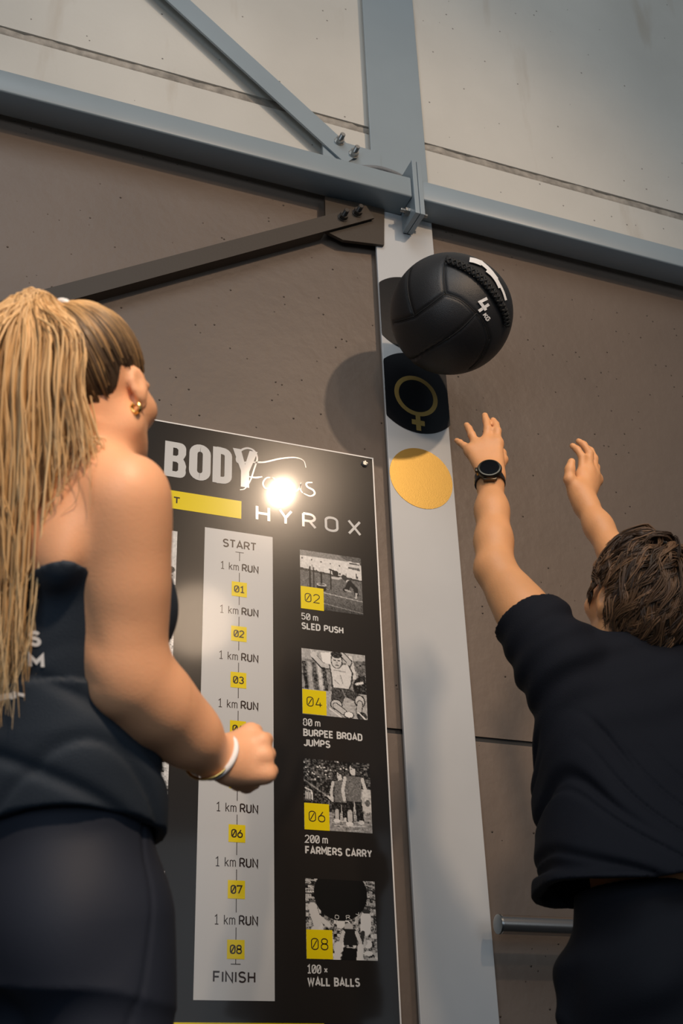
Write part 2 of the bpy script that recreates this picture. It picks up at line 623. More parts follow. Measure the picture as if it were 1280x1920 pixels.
# ------------------------------------------------------------------ dark brace with gusset
gusset('gusset_plate', [(1.165, 3.305), (1.226, 3.285), (1.374, 3.306), (1.383, 3.47), (1.167, 3.455)], YF - 0.0125, YF - 0.0005, M_BROWN,
       'dark brown gusset plate under the grey beam beside the column')
brace('diagonal_brace', (-0.60, 2.243), (1.322, 3.424), 0.056, 2.853, (0.046, 0.208), M_BROWN,
      'dark brown diagonal brace sloping down left behind the blonde head', [(1.222, 3.368), (1.274, 3.402)], M_DZINC, -1)


# ------------------------------------------------------------------ corrugated conduit behind the beam
def conduit():
    P = catmull([on_y(a, b, 2.853) for a, b in ((640, 316), (672, 315), (700, 315), (722, 319), (745, 328), (756, 336))], 220)
    R = 0.0088 + 0.0012 * np.sin(np.arange(220) * 1.6)
    V, F = tube_arrays(P, R, 12)
    ob = mesh('cable_conduit', V, F, M_HOSE, sm=True)
    tag(ob, 'short grey corrugated conduit peeking out above the beam', 'conduit')


conduit()


# ------------------------------------------------------------------ grab rail
def rail():
    z, y, r = 1.126, 2.815, 0.0235
    x0 = 1.550
    root = empty('grab_rail', (2.2, YW, z))
    tag(root, 'brushed steel wall rail behind the man in black', 'rail')
    M = frame((x0, y, z), (1, 0, 0))
    adopt(MB().lathe([(r * .93, 0.004), (r, 0.006), (r, 1.5)], 32, M).build('rail_tube', M_CHROME, sm=True), root)
    adopt(MB().lathe([(r * .7, -0.004), (r * 1.02, -0.001), (r * 1.04, 0.004)], 32, M).build('end_cap', M_CAP, sm=True), root)
    for xx in (x0 + 0.30, x0 + 1.2):
        Mb = frame((xx, y, z), (0, 1, 0))
        adopt(MB().lathe([(0.008, 0.0), (0.008, YW - y - 0.006), (0.03, YW - y - 0.006), (0.03, YW - y - 0.0003)], 20, Mb).build('bracket', M_CHROME, sm=True), root)


rail()

# ------------------------------------------------------------------ stroke lettering
def arc(cx, cy, rx, ry, a0, a1, n=9):
    return [(cx + rx * math.cos(math.radians(a0 + (a1 - a0) * i / (n - 1))), cy + ry * math.sin(math.radians(a0 + (a1 - a0) * i / (n - 1)))) for i in range(n)]


def rrect(x0, y0, x1, y1, r, n=6):
    return arc(x1 - r, y1 - r, r, r, 0, 90, n) + arc(x0 + r, y1 - r, r, r, 90, 180, n) + arc(x0 + r, y0 + r, r, r, 180, 270, n) + arc(x1 - r, y0 + r, r, r, 270, 360, n)


def glyph(ch):
    """(advance width, [(points, closed)]), cap height 1"""
    w = 0.52
    r = 0.24
    L = lambda *p: (list(p), False)
    if ch == '0':
        return w, [(rrect(0, 0, w, 1, r), True), L((0.10, 0.16), (w - 0.10, 0.84))]
    if ch == '1':
        return 0.46, [L((0.03, 0.80), (0.27, 1), (0.27, 0)), L((0.04, 0), (0.48, 0))]
    if ch == '2':
        return w, [(arc(w / 2, 0.74, w / 2, 0.26, 172, -20, 10) + [(w - .05, 0.56), (0, 0), (w, 0)], False)]
    if ch == '3':
        return w, [(arc(w / 2, 0.76, w / 2 - .02, 0.24, 160, -90, 11), False), (arc(w / 2, 0.26, w / 2, 0.26, 90, -160, 11), False)]
    if ch == '4':
        return w, [L((0.36, 0), (0.36, 0.48)), L((0.27, 1), (0, 0.22), (w, 0.22))]
    if ch == '5':
        return w, [([(w - .03, 1), (0.06, 1), (0.03, 0.55)] + arc(w / 2, 0.32, w / 2, 0.32, 130, -160, 12), False)]
    if ch == '6':
        return w, [([(0.38, 1), (0.08, 0.48)], False), (rrect(0, 0, w, 0.62, 0.25), True)]
    if ch == '7':
        return w, [L((0, 0.86), (0, 1), (w, 1), (0.16, 0))]
    if ch == '8':
        return w, [(rrect(0.03, 0.53, w - 0.03, 1, 0.21), True), (rrect(0, 0, w, 0.53, 0.24), True)]
    if ch == 'S':
        return w, [(arc(w / 2, 0.755, w / 2 - .01, 0.245, 25, 270, 12)[:-1] + arc(w / 2, 0.255, w / 2, 0.255, 90, -155, 12), False)]
    if ch == 'T':
        return w, [L((w / 2, 0), (w / 2, 1)), L((-0.02, 1), (w + .02, 1))]
    if ch == 'A':
        return 0.60, [L((0, 0), (0.30, 1), (0.60, 0)), L((0.09, 0.28), (0.51, 0.28))]
    if ch == 'R':
        return w, [L((0, 0), (0, 1)), ([(0, 1), (0.26, 1)] + arc(0.27, 0.73, 0.25, 0.27, 90, -90, 9) + [(0, 0.46)], False), L((0.28, 0.46), (w + .02, 0))]
    if ch == 'U':
        return w, [([(0, 1), (0, 0.26)] + arc(w / 2, 0.26, w / 2, 0.26, 180, 360, 11) + [(w, 1)], False)]
    if ch == 'N':
        return w + .02, [L((0, 0), (0, 1), (w + .02, 0), (w + .02, 1))]
    if ch == 'k':
        return 0.42, [L((0, 0), (0, 1)), L((0.40, 0.72), (0, 0.30)), L((0.13, 0.42), (0.43, 0))]
    if ch == 'm':
        return 0.66, [L((0, 0), (0, 0.72)), (arc(0.165, 0.52, 0.165, 0.19, 180, 0, 7) + [(0.33, 0)], False), (arc(0.495, 0.52, 0.165, 0.19, 180, 0, 7) + [(0.66, 0)], False)]
    if ch == 'F':
        return 0.46, [L((0, 0), (0, 1), (0.48, 1)), L((0, 0.5), (0.42, 0.5))]
    if ch == 'I':
        return 0.0, [L((0, 0), (0, 1))]
    if ch == 'H':
        return w, [L((0, 0), (0, 1)), L((w, 0), (w, 1)), L((0, 0.5), (w, 0.5))]
    if ch == 'L':
        return 0.44, [L((0, 1), (0, 0), (0.46, 0))]
    if ch == 'E':
        return 0.46, [L((0.48, 1), (0, 1), (0, 0), (0.48, 0)), L((0, 0.5), (0.42, 0.5))]
    if ch == 'D':
        return w, [([(0, 0), (0, 1), (0.22, 1)] + arc(0.24, 0.72, 0.28, 0.28, 90, 0, 6) + arc(0.24, 0.28, 0.28, 0.28, 0, -90, 6), True)]
    if ch == 'P':
        return w, [L((0, 0), (0, 1)), ([(0, 1), (0.26, 1)] + arc(0.27, 0.72, 0.25, 0.28, 90, -90, 9) + [(0, 0.44)], False)]
    if ch == 'B':
        return w, [([(0, 0.52), (0, 1), (0.24, 1)] + arc(0.25, 0.76, 0.24, 0.24, 90, -90, 8), True), ([(0, 0), (0, 0.52), (0.26, 0.52)] + arc(0.27, 0.26, 0.26, 0.26, 90, -90, 8), True)]
    if ch == 'O':
        return w, [(rrect(0, 0, w, 1, r), True)]
    if ch == 'J':
        return 0.44, [([(0.44, 1), (0.44, 0.24)] + arc(0.22, 0.24, 0.22, 0.24, 0, -165, 9), False)]
    if ch == 'M':
        return 0.64, [L((0, 0), (0, 1), (0.32, 0.40), (0.64, 1), (0.64, 0))]
    if ch == 'C':
        return w, [(arc(w / 2, 0.72, w / 2, 0.28, 20, 180, 9) + arc(w / 2, 0.28, w / 2, 0.28, 180, 340, 9), False)]
    if ch == 'Y':
        return 0.58, [L((0, 1), (0.29, 0.45), (0.58, 1)), L((0.29, 0.47), (0.29, 0))]
    if ch == 'W':
        return 0.84, [L((0, 1), (0.2, 0), (0.42, 0.85), (0.64, 0), (0.84, 1))]
    if ch == 'X':
        return 0.56, [L((0, 0), (0.56, 1)), L((0, 1), (0.56, 0))]
    if ch == 'K':
        return 0.5, [L((0, 0), (0, 1)), L((0.5, 1), (0, 0.42)), L((0.16, 0.58), (0.52, 0))]
    if ch == 'G':
        return w, [(arc(w / 2, 0.72, w / 2, 0.28, 20, 180, 9) + arc(w / 2, 0.28, w / 2, 0.28, 180, 360, 9) + [(w, 0.48), (0.3, 0.48)], False)]
    if ch == 'x':
        return 0.40, [L((0.02, 0.14), (0.40, 0.62)), L((0.02, 0.62), (0.40, 0.14))]
    return 0.3, []


def ribbon(P, w, closed, V, F, fn):
    """flat stroke of width w (number or list) along the 2D points P"""
    P = np.asarray(P, float)
    n = len(P)
    W = np.broadcast_to(np.asarray(w, float), (n,))
    out = []
    for i in range(n):
        if closed:
            a, b = P[i] - P[i - 1], P[(i + 1) % n] - P[i]
        else:
            a = P[i] - P[i - 1] if i else P[1] - P[0]
            b = P[i + 1] - P[i] if i < n - 1 else P[-1] - P[-2]
        a = a / (np.linalg.norm(a) + 1e-12)
        b = b / (np.linalg.norm(b) + 1e-12)
        na, nb = np.array([-a[1], a[0]]), np.array([-b[1], b[0]])
        mn = na + nb
        l = np.linalg.norm(mn)
        mn = mn / l if l > 1e-6 else na
        s = 1.0 / max(0.42, mn @ na)
        out.append((P[i] + mn * W[i] / 2 * s, P[i] - mn * W[i] / 2 * s))
    k = len(V)
    lift = np.array([0, -0.00003 * ((len(F) * 7 + n) % 8), 0])
    for a, b in out:
        V.append(tuple(np.array(fn(a)) + lift))
        V.append(tuple(np.array(fn(b)) + lift))
    for i in range(n if closed else n - 1):
        j = (i + 1) % n
        F.append((k + 2 * i, k + 2 * i + 1, k + 2 * j + 1, k + 2 * j))


def text_width(s, sp, ws=0.3):
    return sum((glyph(c)[0] if c != ' ' else ws) + sp for c in s) - sp


def text(s, x, z, h, stroke, V, F, fn, sp=0.2, width=None, align='l', ws=0.3):
    """stroke text, baseline z, cap height h, width = total width"""
    wd = text_width(s, sp, ws)
    sx = (width / wd) if width else h
    X = x if align == 'l' else x - wd * sx / 2
    for c in s:
        if c == ' ':
            X += (ws + sp) * sx
            continue
        adv, st = glyph(c)
        for pts, cl in st:
            ribbon([(X + p_[0] * sx, z + stroke / 2 + p_[1] * (h - stroke)) for p_ in pts], stroke, cl, V, F, fn)
        X += (adv + sp) * sx


# ------------------------------------------------------------------ information board
PY = 2.894
board = empty('information_board', (0.889, YW, 0.78))
tag(board, 'large dark workout board with yellow squares and black-and-white photos on the wall', 'sign board')
BX0, BX1, BZB, BZT = 0.471, 1.307, 0.72, 2.482


def bpart(o_):
    adopt(o_, board)
    return o_


bpart(MB().box((BX0 + 0.004, PY, BZB + 0.004), (BX1 - 0.004, YW - 0.0004, BZT - 0.004)).build('panel', M_PANEL))
b_ = MB()
for (x0, x1, z0, z1) in ((BX0, BX0 + .004, BZB, BZT), (BX1 - .004, BX1, BZB, BZT), (BX0 + .004, BX1 - .004, BZB, BZB + .004), (BX0 + .004, BX1 - .004, BZT - .004, BZT)):
    b_.box((x0, PY - 0.0006, z0), (x1, YW - 0.0004, z1))
bpart(b_.build('white_edge', M_EDGE))


def layer(k):
    return lambda q: (q[0], PY - 0.0004 - 0.0003 * k, q[1])


def rects(name, rs, mt, k):
    V, F = [], []
    for (x0, x1, z0, z1) in rs:
        n = len(V)
        V.extend([layer(k)((x0, z0)), layer(k)((x1, z0)), layer(k)((x1, z1)), layer(k)((x0, z1))])
        F.append((n, n + 1, n + 2, n + 3))
    return bpart(mesh(name, V, F, mt))


def words(name, items, mt, k):
    for it in items:
        V, F = [], []
        text(*it[0], V=V, F=F, fn=layer(k), **it[1])
        bpart(mesh(name, V, F, mt))


rects('lap_strip', [(0.790, 0.986, 0.9475, 2.163)], M_STRIP, 0)
rects('yellow_bar', [(0.515, 0.894, 2.206, 2.262)], M_YEL, 0)
words('bar_letter', [(('T', 0.7005, 2.2215, 0.022, 0.0042), dict(width=0.0155))], M_INK, 1)
rects('yellow_bar', [(0.670, 1.108, 0.842, 0.900)], M_YEL, 0)
# centre strip: start, eight laps, finish
cx = 0.890
zs_num = [1.989, 1.859, 1.729, 1.597, 1.464, 1.331, 1.197, 1.060]
zs_run = [2.055, 1.925, 1.794, 1.662, 1.529, 1.394, 1.261, 1.126]
words('strip_heading', [(('START', cx, 2.111, 0.0255, 0.0039), dict(width=0.093, align='c', sp=0.22)),
                        (('FINISH', cx - 0.003, 0.986, 0.0255, 0.0039), dict(width=0.099, align='c', sp=0.28))], M_INK, 1)
items = []
for zr in zs_run:
    items.append((('1 km', 0.837, zr - 0.0115, 0.0235, 0.0021), dict(width=0.050, sp=0.22)))
    items.append((('RUN', 0.8985, zr - 0.0115, 0.0235, 0.0036), dict(width=0.0445, sp=0.26)))
words('lap_text', items, M_INK, 1)
ln = [(cx - .0009, cx + .0009, 2.074, 2.1005), (cx - .012, cx + .012, 2.0995, 2.1012), (cx - .012, cx + .012, 1.0262, 1.028), (cx - .0009, cx + .0009, 1.027, 1.06)]
for i in range(8):
    ln.append((cx - .0009, cx + .0009, zs_num[i] + .018, zs_run[i] - .0165))
    if i < 7:
        ln.append((cx - .0009, cx + .0009, zs_run[i + 1] + .0175, zs_num[i] - .018))
for l_ in ln:
    rects('lap_line', [l_], M_INK, 1)
for i, zc in enumerate(zs_num):
    rects('number_square', [(cx - 0.0215, cx + 0.0215, zc - 0.0215, zc + 0.0215)], M_YEL, 2)
    words('lap_number', [(('0%d' % (i + 1), cx, zc - 0.0105, 0.021, 0.0031), dict(width=0.0265, align='c', sp=0.2))], M_INK, 3)

# logo
V, F = [], []
L0 = layer(1)
BX = [0.669, 0.7395, 0.808, 0.8665]


def solid(poly, V, F, fn):
    k = len(V)
    V.extend((q[0], q[1] - 0.00026, q[2]) for q in map(fn, poly))
    F.append(tuple(range(k, k + len(poly))))


def heavy(ch, x, w, z0, z1, V, F, fn):
    s = 0.0235
    hh = z1 - z0
    if ch == 'B':
        zm = z0 + hh * 0.525
        outer = [(x, z0), (x + w * .62, z0)] + arc(x + w - .017, z0 + .020, .0165, .0195, -85, 20, 6) + [(x + w, zm - .020), (x + w - .004, zm - .007), (x + w - .009, zm + .002), (x + w - .005, zm + .009), (x + w - .0015, zm + .018)] + arc(x + w - .0185, z1 - .019, .017, .0185, 0, 85, 6) + [(x + w * .60, z1), (x, z1)]
        h1 = [(x + s, zm + .0095), (x + s + .010, zm + .0095), (x + s + .0150, zm + .014), (x + s + .0150, z1 - .023), (x + s + .010, z1 - .0185), (x + s, z1 - .0185)]
        h2 = [(x + s, z0 + .0185), (x + s + .011, z0 + .0185), (x + s + .0160, z0 + .023), (x + s + .0160, zm - .0145), (x + s + .011, zm - .010), (x + s, zm - .010)]
        from mathutils.geometry import tessellate_polygon
        loops = [[Vector((q[0], q[1], 0)) for q in lp] for lp in (outer, h1[::-1], h2[::-1])]
        allq = outer + h1[::-1] + h2[::-1]
        k = len(V)
        V.extend(fn(q) for q in allq)
        F.extend(tuple(k + i_ for i_ in tr) for tr in tessellate_polygon(loops))
    if ch == 'O':
        ribbon(rrect(x + s / 2, z0 + s / 2, x + w - s / 2, z1 - s / 2, (w - s) / 2 * .98), s, True, V, F, fn)
    if ch == 'D':
        solid([(x, z0), (x + s, z0), (x + s, z1), (x, z1)], V, F, fn)
        r_ = w - s
        ribbon([(x + s / 2, z1 - s / 2 + .002), (x + s * .9, z1 - s / 2 + .002)] + arc(x + w - s / 2 - .016, z1 - s / 2 - .014, .016, .015, 90, 0, 6) + arc(x + w - s / 2 - .016, z0 + s / 2 + .014, .016, .015, 0, -90, 6) + [(x + s / 2, z0 + s / 2 - .002)], s * .93, False, V, F, fn)
    if ch == 'Y':
        c = x + w / 2
        solid([(x, z1), (x + s * 1.02, z1), (c, z0 + hh * .60), (x + w - s * 1.02, z1), (x + w, z1), (c + s * .52, z0 + hh * .42), (c + s * .52, z0), (c - s * .52, z0), (c - s * .52, z0 + hh * .42)], V, F, fn)


heavy('B', BX[0], 0.0625, 2.305, 2.418, V, F, L0)
heavy('O', BX[1], 0.0625, 2.307, 2.424, V, F, L0)
heavy('D', BX[2], 0.0575, 2.309, 2.426, V, F, L0)
heavy('Y', BX[3], 0.0745, 2.309, 2.432, V, F, L0)
bpart(mesh('logo_block_letters', V, F, M_LTEXT))


def script(pts_px, w0, w1, V, F, fn, n=40):
    P = catmull([on_y(a, b, PY)[[0, 2]] for a, b in pts_px], n)
    t_ = np.linspace(0, 1, n)
    W = w0 + (w1 - w0) * np.sin(t_ * math.pi)
    ribbon(P, W, False, V, F, fn)


V, F = [], []
Lz = lambda a, b: (260 + a / 2.56, 780 + b / 2.56)      # drawing of the handwriting, laid out on the board
script([Lz(*q) for q in ((485, 355), (510, 348), (535, 310), (555, 250), (568, 205), (555, 170), (522, 155), (488, 168), (470, 205), (482, 225), (530, 222), (600, 222), (680, 205), (750, 200), (790, 215), (802, 248))], 0.0022, 0.0062, V, F, L0, 90)
script([Lz(*q) for q in ((528, 292), (560, 296), (592, 292))], 0.003, 0.0052, V, F, L0, 12)
script([Lz(*q) for q in ((640, 296), (612, 298), (596, 322), (606, 346), (632, 346), (654, 325), (650, 302), (632, 295))], 0.003, 0.0048, V, F, L0, 40)
script([Lz(*q) for q in ((715, 318), (700, 306), (672, 318), (662, 345), (676, 362), (705, 356), (728, 338))], 0.003, 0.0048, V, F, L0, 36)
script([Lz(*q) for q in ((735, 318), (728, 350), (742, 366), (768, 350), (778, 325), (775, 352), (786, 370))], 0.003, 0.0046, V, F, L0, 40)
script([Lz(*q) for q in ((832, 320), (806, 322), (808, 340), (836, 356), (843, 374), (822, 385), (790, 372))], 0.003, 0.0056, V, F, L0, 36)
bpart(mesh('logo_handwriting', V, F, M_LTEXT))
# widely spaced heading
for ch, x in zip('HYROX', (0.938, 1.0055, 1.0765, 1.1455, 1.2165)):
    words('heading_letter', [((ch, x + .002, 2.2085, 0.0495, 0.0074), dict(width=0.035))], M_LTEXT, 1)


# ------------------------------------------------------------------ printed photographs (flat prints, drawn as tones on a grid)
class Pic:
    def __init__(s, w, h, base):
        s.w, s.h = w, h
        s.g = np.full((h, w), base, float)
        s.Y, s.X = np.mgrid[0:h, 0:w]
        s.X = (s.X + .5) / w
        s.Y = (s.Y + .5) / h

    def poly(s, P, v):
        c = np.zeros(s.g.shape, bool)
        n = len(P)
        for i in range(n):
            (x0, y0), (x1, y1) = P[i], P[(i + 1) % n]
            if y0 == y1:
                continue
            cond = ((s.Y >= min(y0, y1)) & (s.Y < max(y0, y1)))
            xi = x0 + (s.Y - y0) * (x1 - x0) / (y1 - y0)
            c ^= cond & (s.X < xi)
        s.g[c] = v
        return s

    def ell(s, cx_, cy, rx, ry, v):
        s.g[((s.X - cx_) / rx) ** 2 + ((s.Y - cy) / ry) ** 2 < 1] = v
        return s

    def line(s, P, w, v):
        for a, b in zip(P, P[1:]):
            a, b = np.array(a), np.array(b)
            d = b - a
            tt = np.clip(((s.X - a[0]) * d[0] + (s.Y - a[1]) * d[1]) / (d @ d + 1e-9), 0, 1)
            s.g[np.hypot(s.X - a[0] - tt * d[0], s.Y - a[1] - tt * d[1]) < w / 2] = v
        return s

    def noise(s, amt, cell=3):
        n = rng.normal(0, amt, (s.h // cell + 2, s.w // cell + 2))
        s.g += np.kron(n, np.ones((cell, cell)))[:s.h, :s.w] + rng.normal(0, amt * .4, s.g.shape)
        return s

    def put(s, x0, x1, z0, z1, k, name='station_photo'):
        g = np.clip((s.g - .03) * 1.25 + .02, 0.012, 0.80)
        h, w = g.shape
        fn = layer(k)
        V = [fn((x0 + (x1 - x0) * i / (w - 1), z1 - (z1 - z0) * j / (h - 1))) for j in range(h) for i in range(w)]
        F = [(j * w + i, (j + 1) * w + i, (j + 1) * w + i + 1, j * w + i + 1) for j in range(h - 1) for i in range(w - 1)]
        o_ = mesh(name, V, F, M_PHOTO)
        ca = o_.data.color_attributes.new('tone', 'FLOAT_COLOR', 'POINT')
        c4 = np.ones((h * w, 4))
        c4[:, :3] = g.reshape(-1, 1) * np.array([1.0, .96, .91])
        ca.data.foreach_set('color', c4.ravel())
        return bpart(o_)


def pic_sled():
    s = Pic(110, 100, 0.5)
    s.poly([(0, 0), (1, 0), (1, .62), (0, .62)], .56)
    s.noise(.03)
    s.poly([(0, 0), (1, 0), (1, .10), (0, .10)], .20).poly([(.62, 0), (1, 0), (1, .14), (.75, .08)], .10)
    for i in range(6):
        s.ell(.04 + i * .15, .145 + i * .012, .012, .014, .05)
    s.poly([(.80, .06), (.96, .06), (.97, .24), (.80, .22)], .12).line([(.80, .10), (.97, .11)], .015, .6).line([(.80, .16), (.97, .17)], .05, .5)
    s.poly([(0, .34), (1, .42), (1, 1), (0, 1)], .13)
    s.poly([(0, .31), (1, .40), (1, .43), (0, .35)], .05)
    for i in range(22):
        x = random.random()
        s.line([(x, .30 + x * .08), (x, .22 + random.random() * .10 + x * .08)], .012, .06 if i % 2 else .5)
    s.noise(.025, 2)
    for x, y0, y1 in ((.16, .28, .66), (.22, .29, .63), (.34, .36, .56), (.49, .30, .62)):
        s.line([(x, y0), (x, y1)], .022, .02)
    s.ell(.34, .60, .08, .035, .03).ell(.34, .565, .08, .03, .42).ell(.34, .56, .05, .016, .1).ell(.34, .64, .075, .04, .02)
    s.line([(.52, .42), (.62, .42), (.70, .38)], .035, .45)                    # arms
    s.ell(.57, .335, .05, .05, .03).line([(.54, .30), (.48, .28)], .03, .03)   # hair
    s.line([(.70, .38), (.79, .45)], .08, .05).ell(.77, .45, .03, .03, .5)     # torso
    s.line([(.79, .47), (.75, .58), (.72, .60)], .075, .03).line([(.80, .47), (.89, .56), (.90, .66)], .07, .03)
    s.line([(.90, .64), (.89, .72)], .03, .4).line([(.72, .60), (.80, .62)], .03, .35)
    s.line([(.3, .69), (1, .77)], .012, .42).line([(.3, .87), (1, .97)], .012, .38)
    yy = np.clip((s.Y - .72) / .28, 0, 1)
    s.g = s.g * (1 - .55 * yy)
    return s


def pic_jump():
    s = Pic(110, 110, .20)
    s.noise(.05, 6)
    s.poly([(0, 0), (1, 0), (1, .16), (0, .16)], .36).poly([(.3, .04), (.45, .02), (.47, .22), (.33, .22)], .7)
    for i in range(6):
        x = .01 + i * .075
        s.poly([(x, .20), (x + .055, .20), (x + .095, .62), (x + .04, .62)], (.04, .36, .08, .5, .04, .25)[i])
    s.poly([(.80, .12), (1, .1), (1, .38), (.9, .38)], .12).poly([(.74, .05), (.79, .05), (.85, .4), (.79, .4)], .55)
    s.ell(.95, .52, .16, .18, .02).line([(.84, .47), (.94, .44)], .035, .55)
    s.poly([(0, .62), (1, .62), (1, 1), (0, 1)], .36).noise(.04, 3)
    s.line([(.42, .88), (.60, 1)], .02, .6)
    s.line([(.47, .25), (.32, .24), (.20, .12)], .095, .03).line([(.47, .24), (.32, .23), (.21, .12)], .07, .46)
    s.ell(.19, .09, .05, .05, .50).line([(.18, .08), (.15, .02)], .022, .5).line([(.21, .07), (.25, .02)], .022, .5)
    s.line([(.70, .24), (.75, .14), (.64, .04)], .09, .03).line([(.70, .23), (.745, .14), (.64, .04)], .065, .42).ell(.61, .03, .05, .035, .5)
    s.poly([(.42, .21), (.74, .19), (.80, .31), (.77, .48), (.73, .57), (.46, .57), (.45, .40)], .05)
    s.poly([(.44, .21), (.72, .19), (.775, .31), (.75, .48), (.71, .56), (.48, .56), (.47, .40)], .56)
    s.line([(.60, .36), (.63, .48)], .018, .3).line([(.5, .29), (.67, .30)], .02, .34).line([(.5, .44), (.58, .5)], .015, .35)
    s.ell(.545, .135, .095, .13, .04).ell(.545, .14, .078, .112, .50).ell(.545, .045, .088, .055, .04)
    s.ell(.515, .135, .022, .012, .05).ell(.58, .135, .022, .012, .05).ell(.55, .17, .012, .02, .3).ell(.55, .21, .03, .012, .08)
    s.poly([(.46, .56), (.73, .55), (.93, .66), (.85, .75), (.66, .68), (.60, .81), (.44, .77)], .07).line([(.62, .58), (.66, .67)], .02, .2)
    s.ell(.52, .81, .095, .085, .04).ell(.52, .81, .078, .068, .48).line([(.51, .83), (.63, .91)], .10, .04).line([(.51, .83), (.63, .91)], .075, .44)
    s.ell(.885, .73, .085, .10, .04).ell(.885, .73, .066, .085, .46).line([(.885, .76), (.865, .89)], .10, .04).line([(.885, .76), (.865, .89)], .075, .40)
    s.ell(.71, .95, .08, .055, .04).ell(.71, .945, .065, .042, .7).ell(.91, .95, .08, .06, .05).line([(.86, .9), (.96, .99)], .022, .6)
    return s.noise(.025, 2)


def pic_carry():
    s = Pic(110, 115, .03)
    for i in range(9):
        a = random.random()
        s.line([(0, random.random() * .3), (1, random.random() * .35)], .006, .12)
    for i in range(26):
        s.ell(random.random() * .9, random.random() * .30, .012, .010, .65)
    s.line([(0, .30), (.35, .52)], .02, .2)
    s.line([(.03, .42), (.12, .46), (.13, .58)], .02, .6).line([(.36, .52), (.42, .58)], .03, .55)
    for i in range(4):
        s.line([(.03 + .025 * i, .48), (.03 + .025 * i, .57)], .014, .55)
    s.poly([(.55, .40), (1, .38), (1, .78), (.55, .78)], .42).noise(.03)
    for i in range(14):
        s.line([(.70 + i * .022, .66), (.70 + i * .022, .74)], .01, .04)
    s.poly([(0, .74), (1, .74), (1, 1), (0, 1)], .25)
    for i in range(8):
        s.line([(random.random(), .76 + i * .03), (random.random(), .77 + i * .03)], .012, .5)
    s.noise(.06, 3)
    for (c, top, k) in ((.54, .14, .80), (.74, .03, .96)):
        q = lambda a, b: (c + a * k, top + b * k)
        s.line([q(-.06, .53), q(-.07, .84)], .11 * k, .02).line([q(.06, .53), q(.09, .82)], .11 * k, .02)
        s.line([q(-.07, .72), q(-.07, .84)], .07 * k, .42).ell(*q(-.08, .89), .06 * k, .03, .6).ell(*q(.10, .86), .05 * k, .03, .55)
        s.poly([q(-.12, .19), q(.13, .19), q(.12, .40), q(.11, .56), q(-.11, .56), q(-.10, .40)], .15)
        s.line([q(-.13, .22), q(-.17, .40), q(-.15, .54)], .05 * k, .5).line([q(.14, .22), q(.19, .40), q(.20, .54)], .05 * k, .5)
        s.ell(*q(0, .085), .055 * k, .085 * k, .52).ell(*q(.03, .03), .065 * k, .04 * k, .06).ell(*q(.06, .09), .03 * k, .07 * k, .06)
        s.ell(*q(-.025, .08), .014, .01, .1)
        s.ell(*q(.21, .64), .085 * k, .07 * k, .46).ell(*q(.21, .57), .04 * k, .05 * k, .12)
    return s.noise(.03, 2)


def pic_ball():
    s = Pic(115, 125, .22)
    s.noise(.16, 5).noise(.10, 2)
    for i in range(8):
        s.line([(0, .03 + .055 * i), (.16, .02 + .055 * i)], .018, .05 if i % 2 else .4)
        s.line([(.85, .05 + .055 * i), (1, .08 + .055 * i)], .018, .05 if i % 2 else .36)
    for i in range(36):
        x, y = random.random(), .55 + .45 * random.random()
        s.ell(x, y, .03 + .04 * random.random(), .02 + .04 * random.random(), random.choice([.55, .62, .4, .06, .1, .5]))
    s.ell(.10, .32, .05, .05, .12).line([(.1, .36), (.16, .55)], .12, .5).line([(.14, .45), (.32, .58)], .06, .5)
    s.ell(.85, .42, .06, .05, .3).line([(.85, .47), (.84, .62)], .15, .62).line([(.80, .66), (.76, .82)], .06, .05).ell(.86, .39, .06, .03, .05)
    s.ell(.60, .60, .06, .06, .4).poly([(.52, .62), (.70, .62), (.72, .82), (.52, .82)], .03).line([(.52, .66), (.48, .8)], .05, .5).line([(.71, .66), (.76, .78)], .05, .5)
    s.poly([(.52, .84), (.72, .86), (.70, 1), (.48, 1)], .02).line([(.45, .82), (.42, 1)], .09, .55).line([(.76, .84), (.74, 1)], .09, .58)
    s.ell(.50, .18, .38, .34, .012)
    return s


RX0, RX1 = 1.0665, 1.252
rowz = [(1.960, 2.137), (1.655, 1.840), (1.3525, 1.535), (1.043, 1.232)]
for (z0, z1), pf in zip(rowz, (pic_sled, pic_jump, pic_carry, pic_ball)):
    pf().put(RX0, RX1, z0, z1, 0)
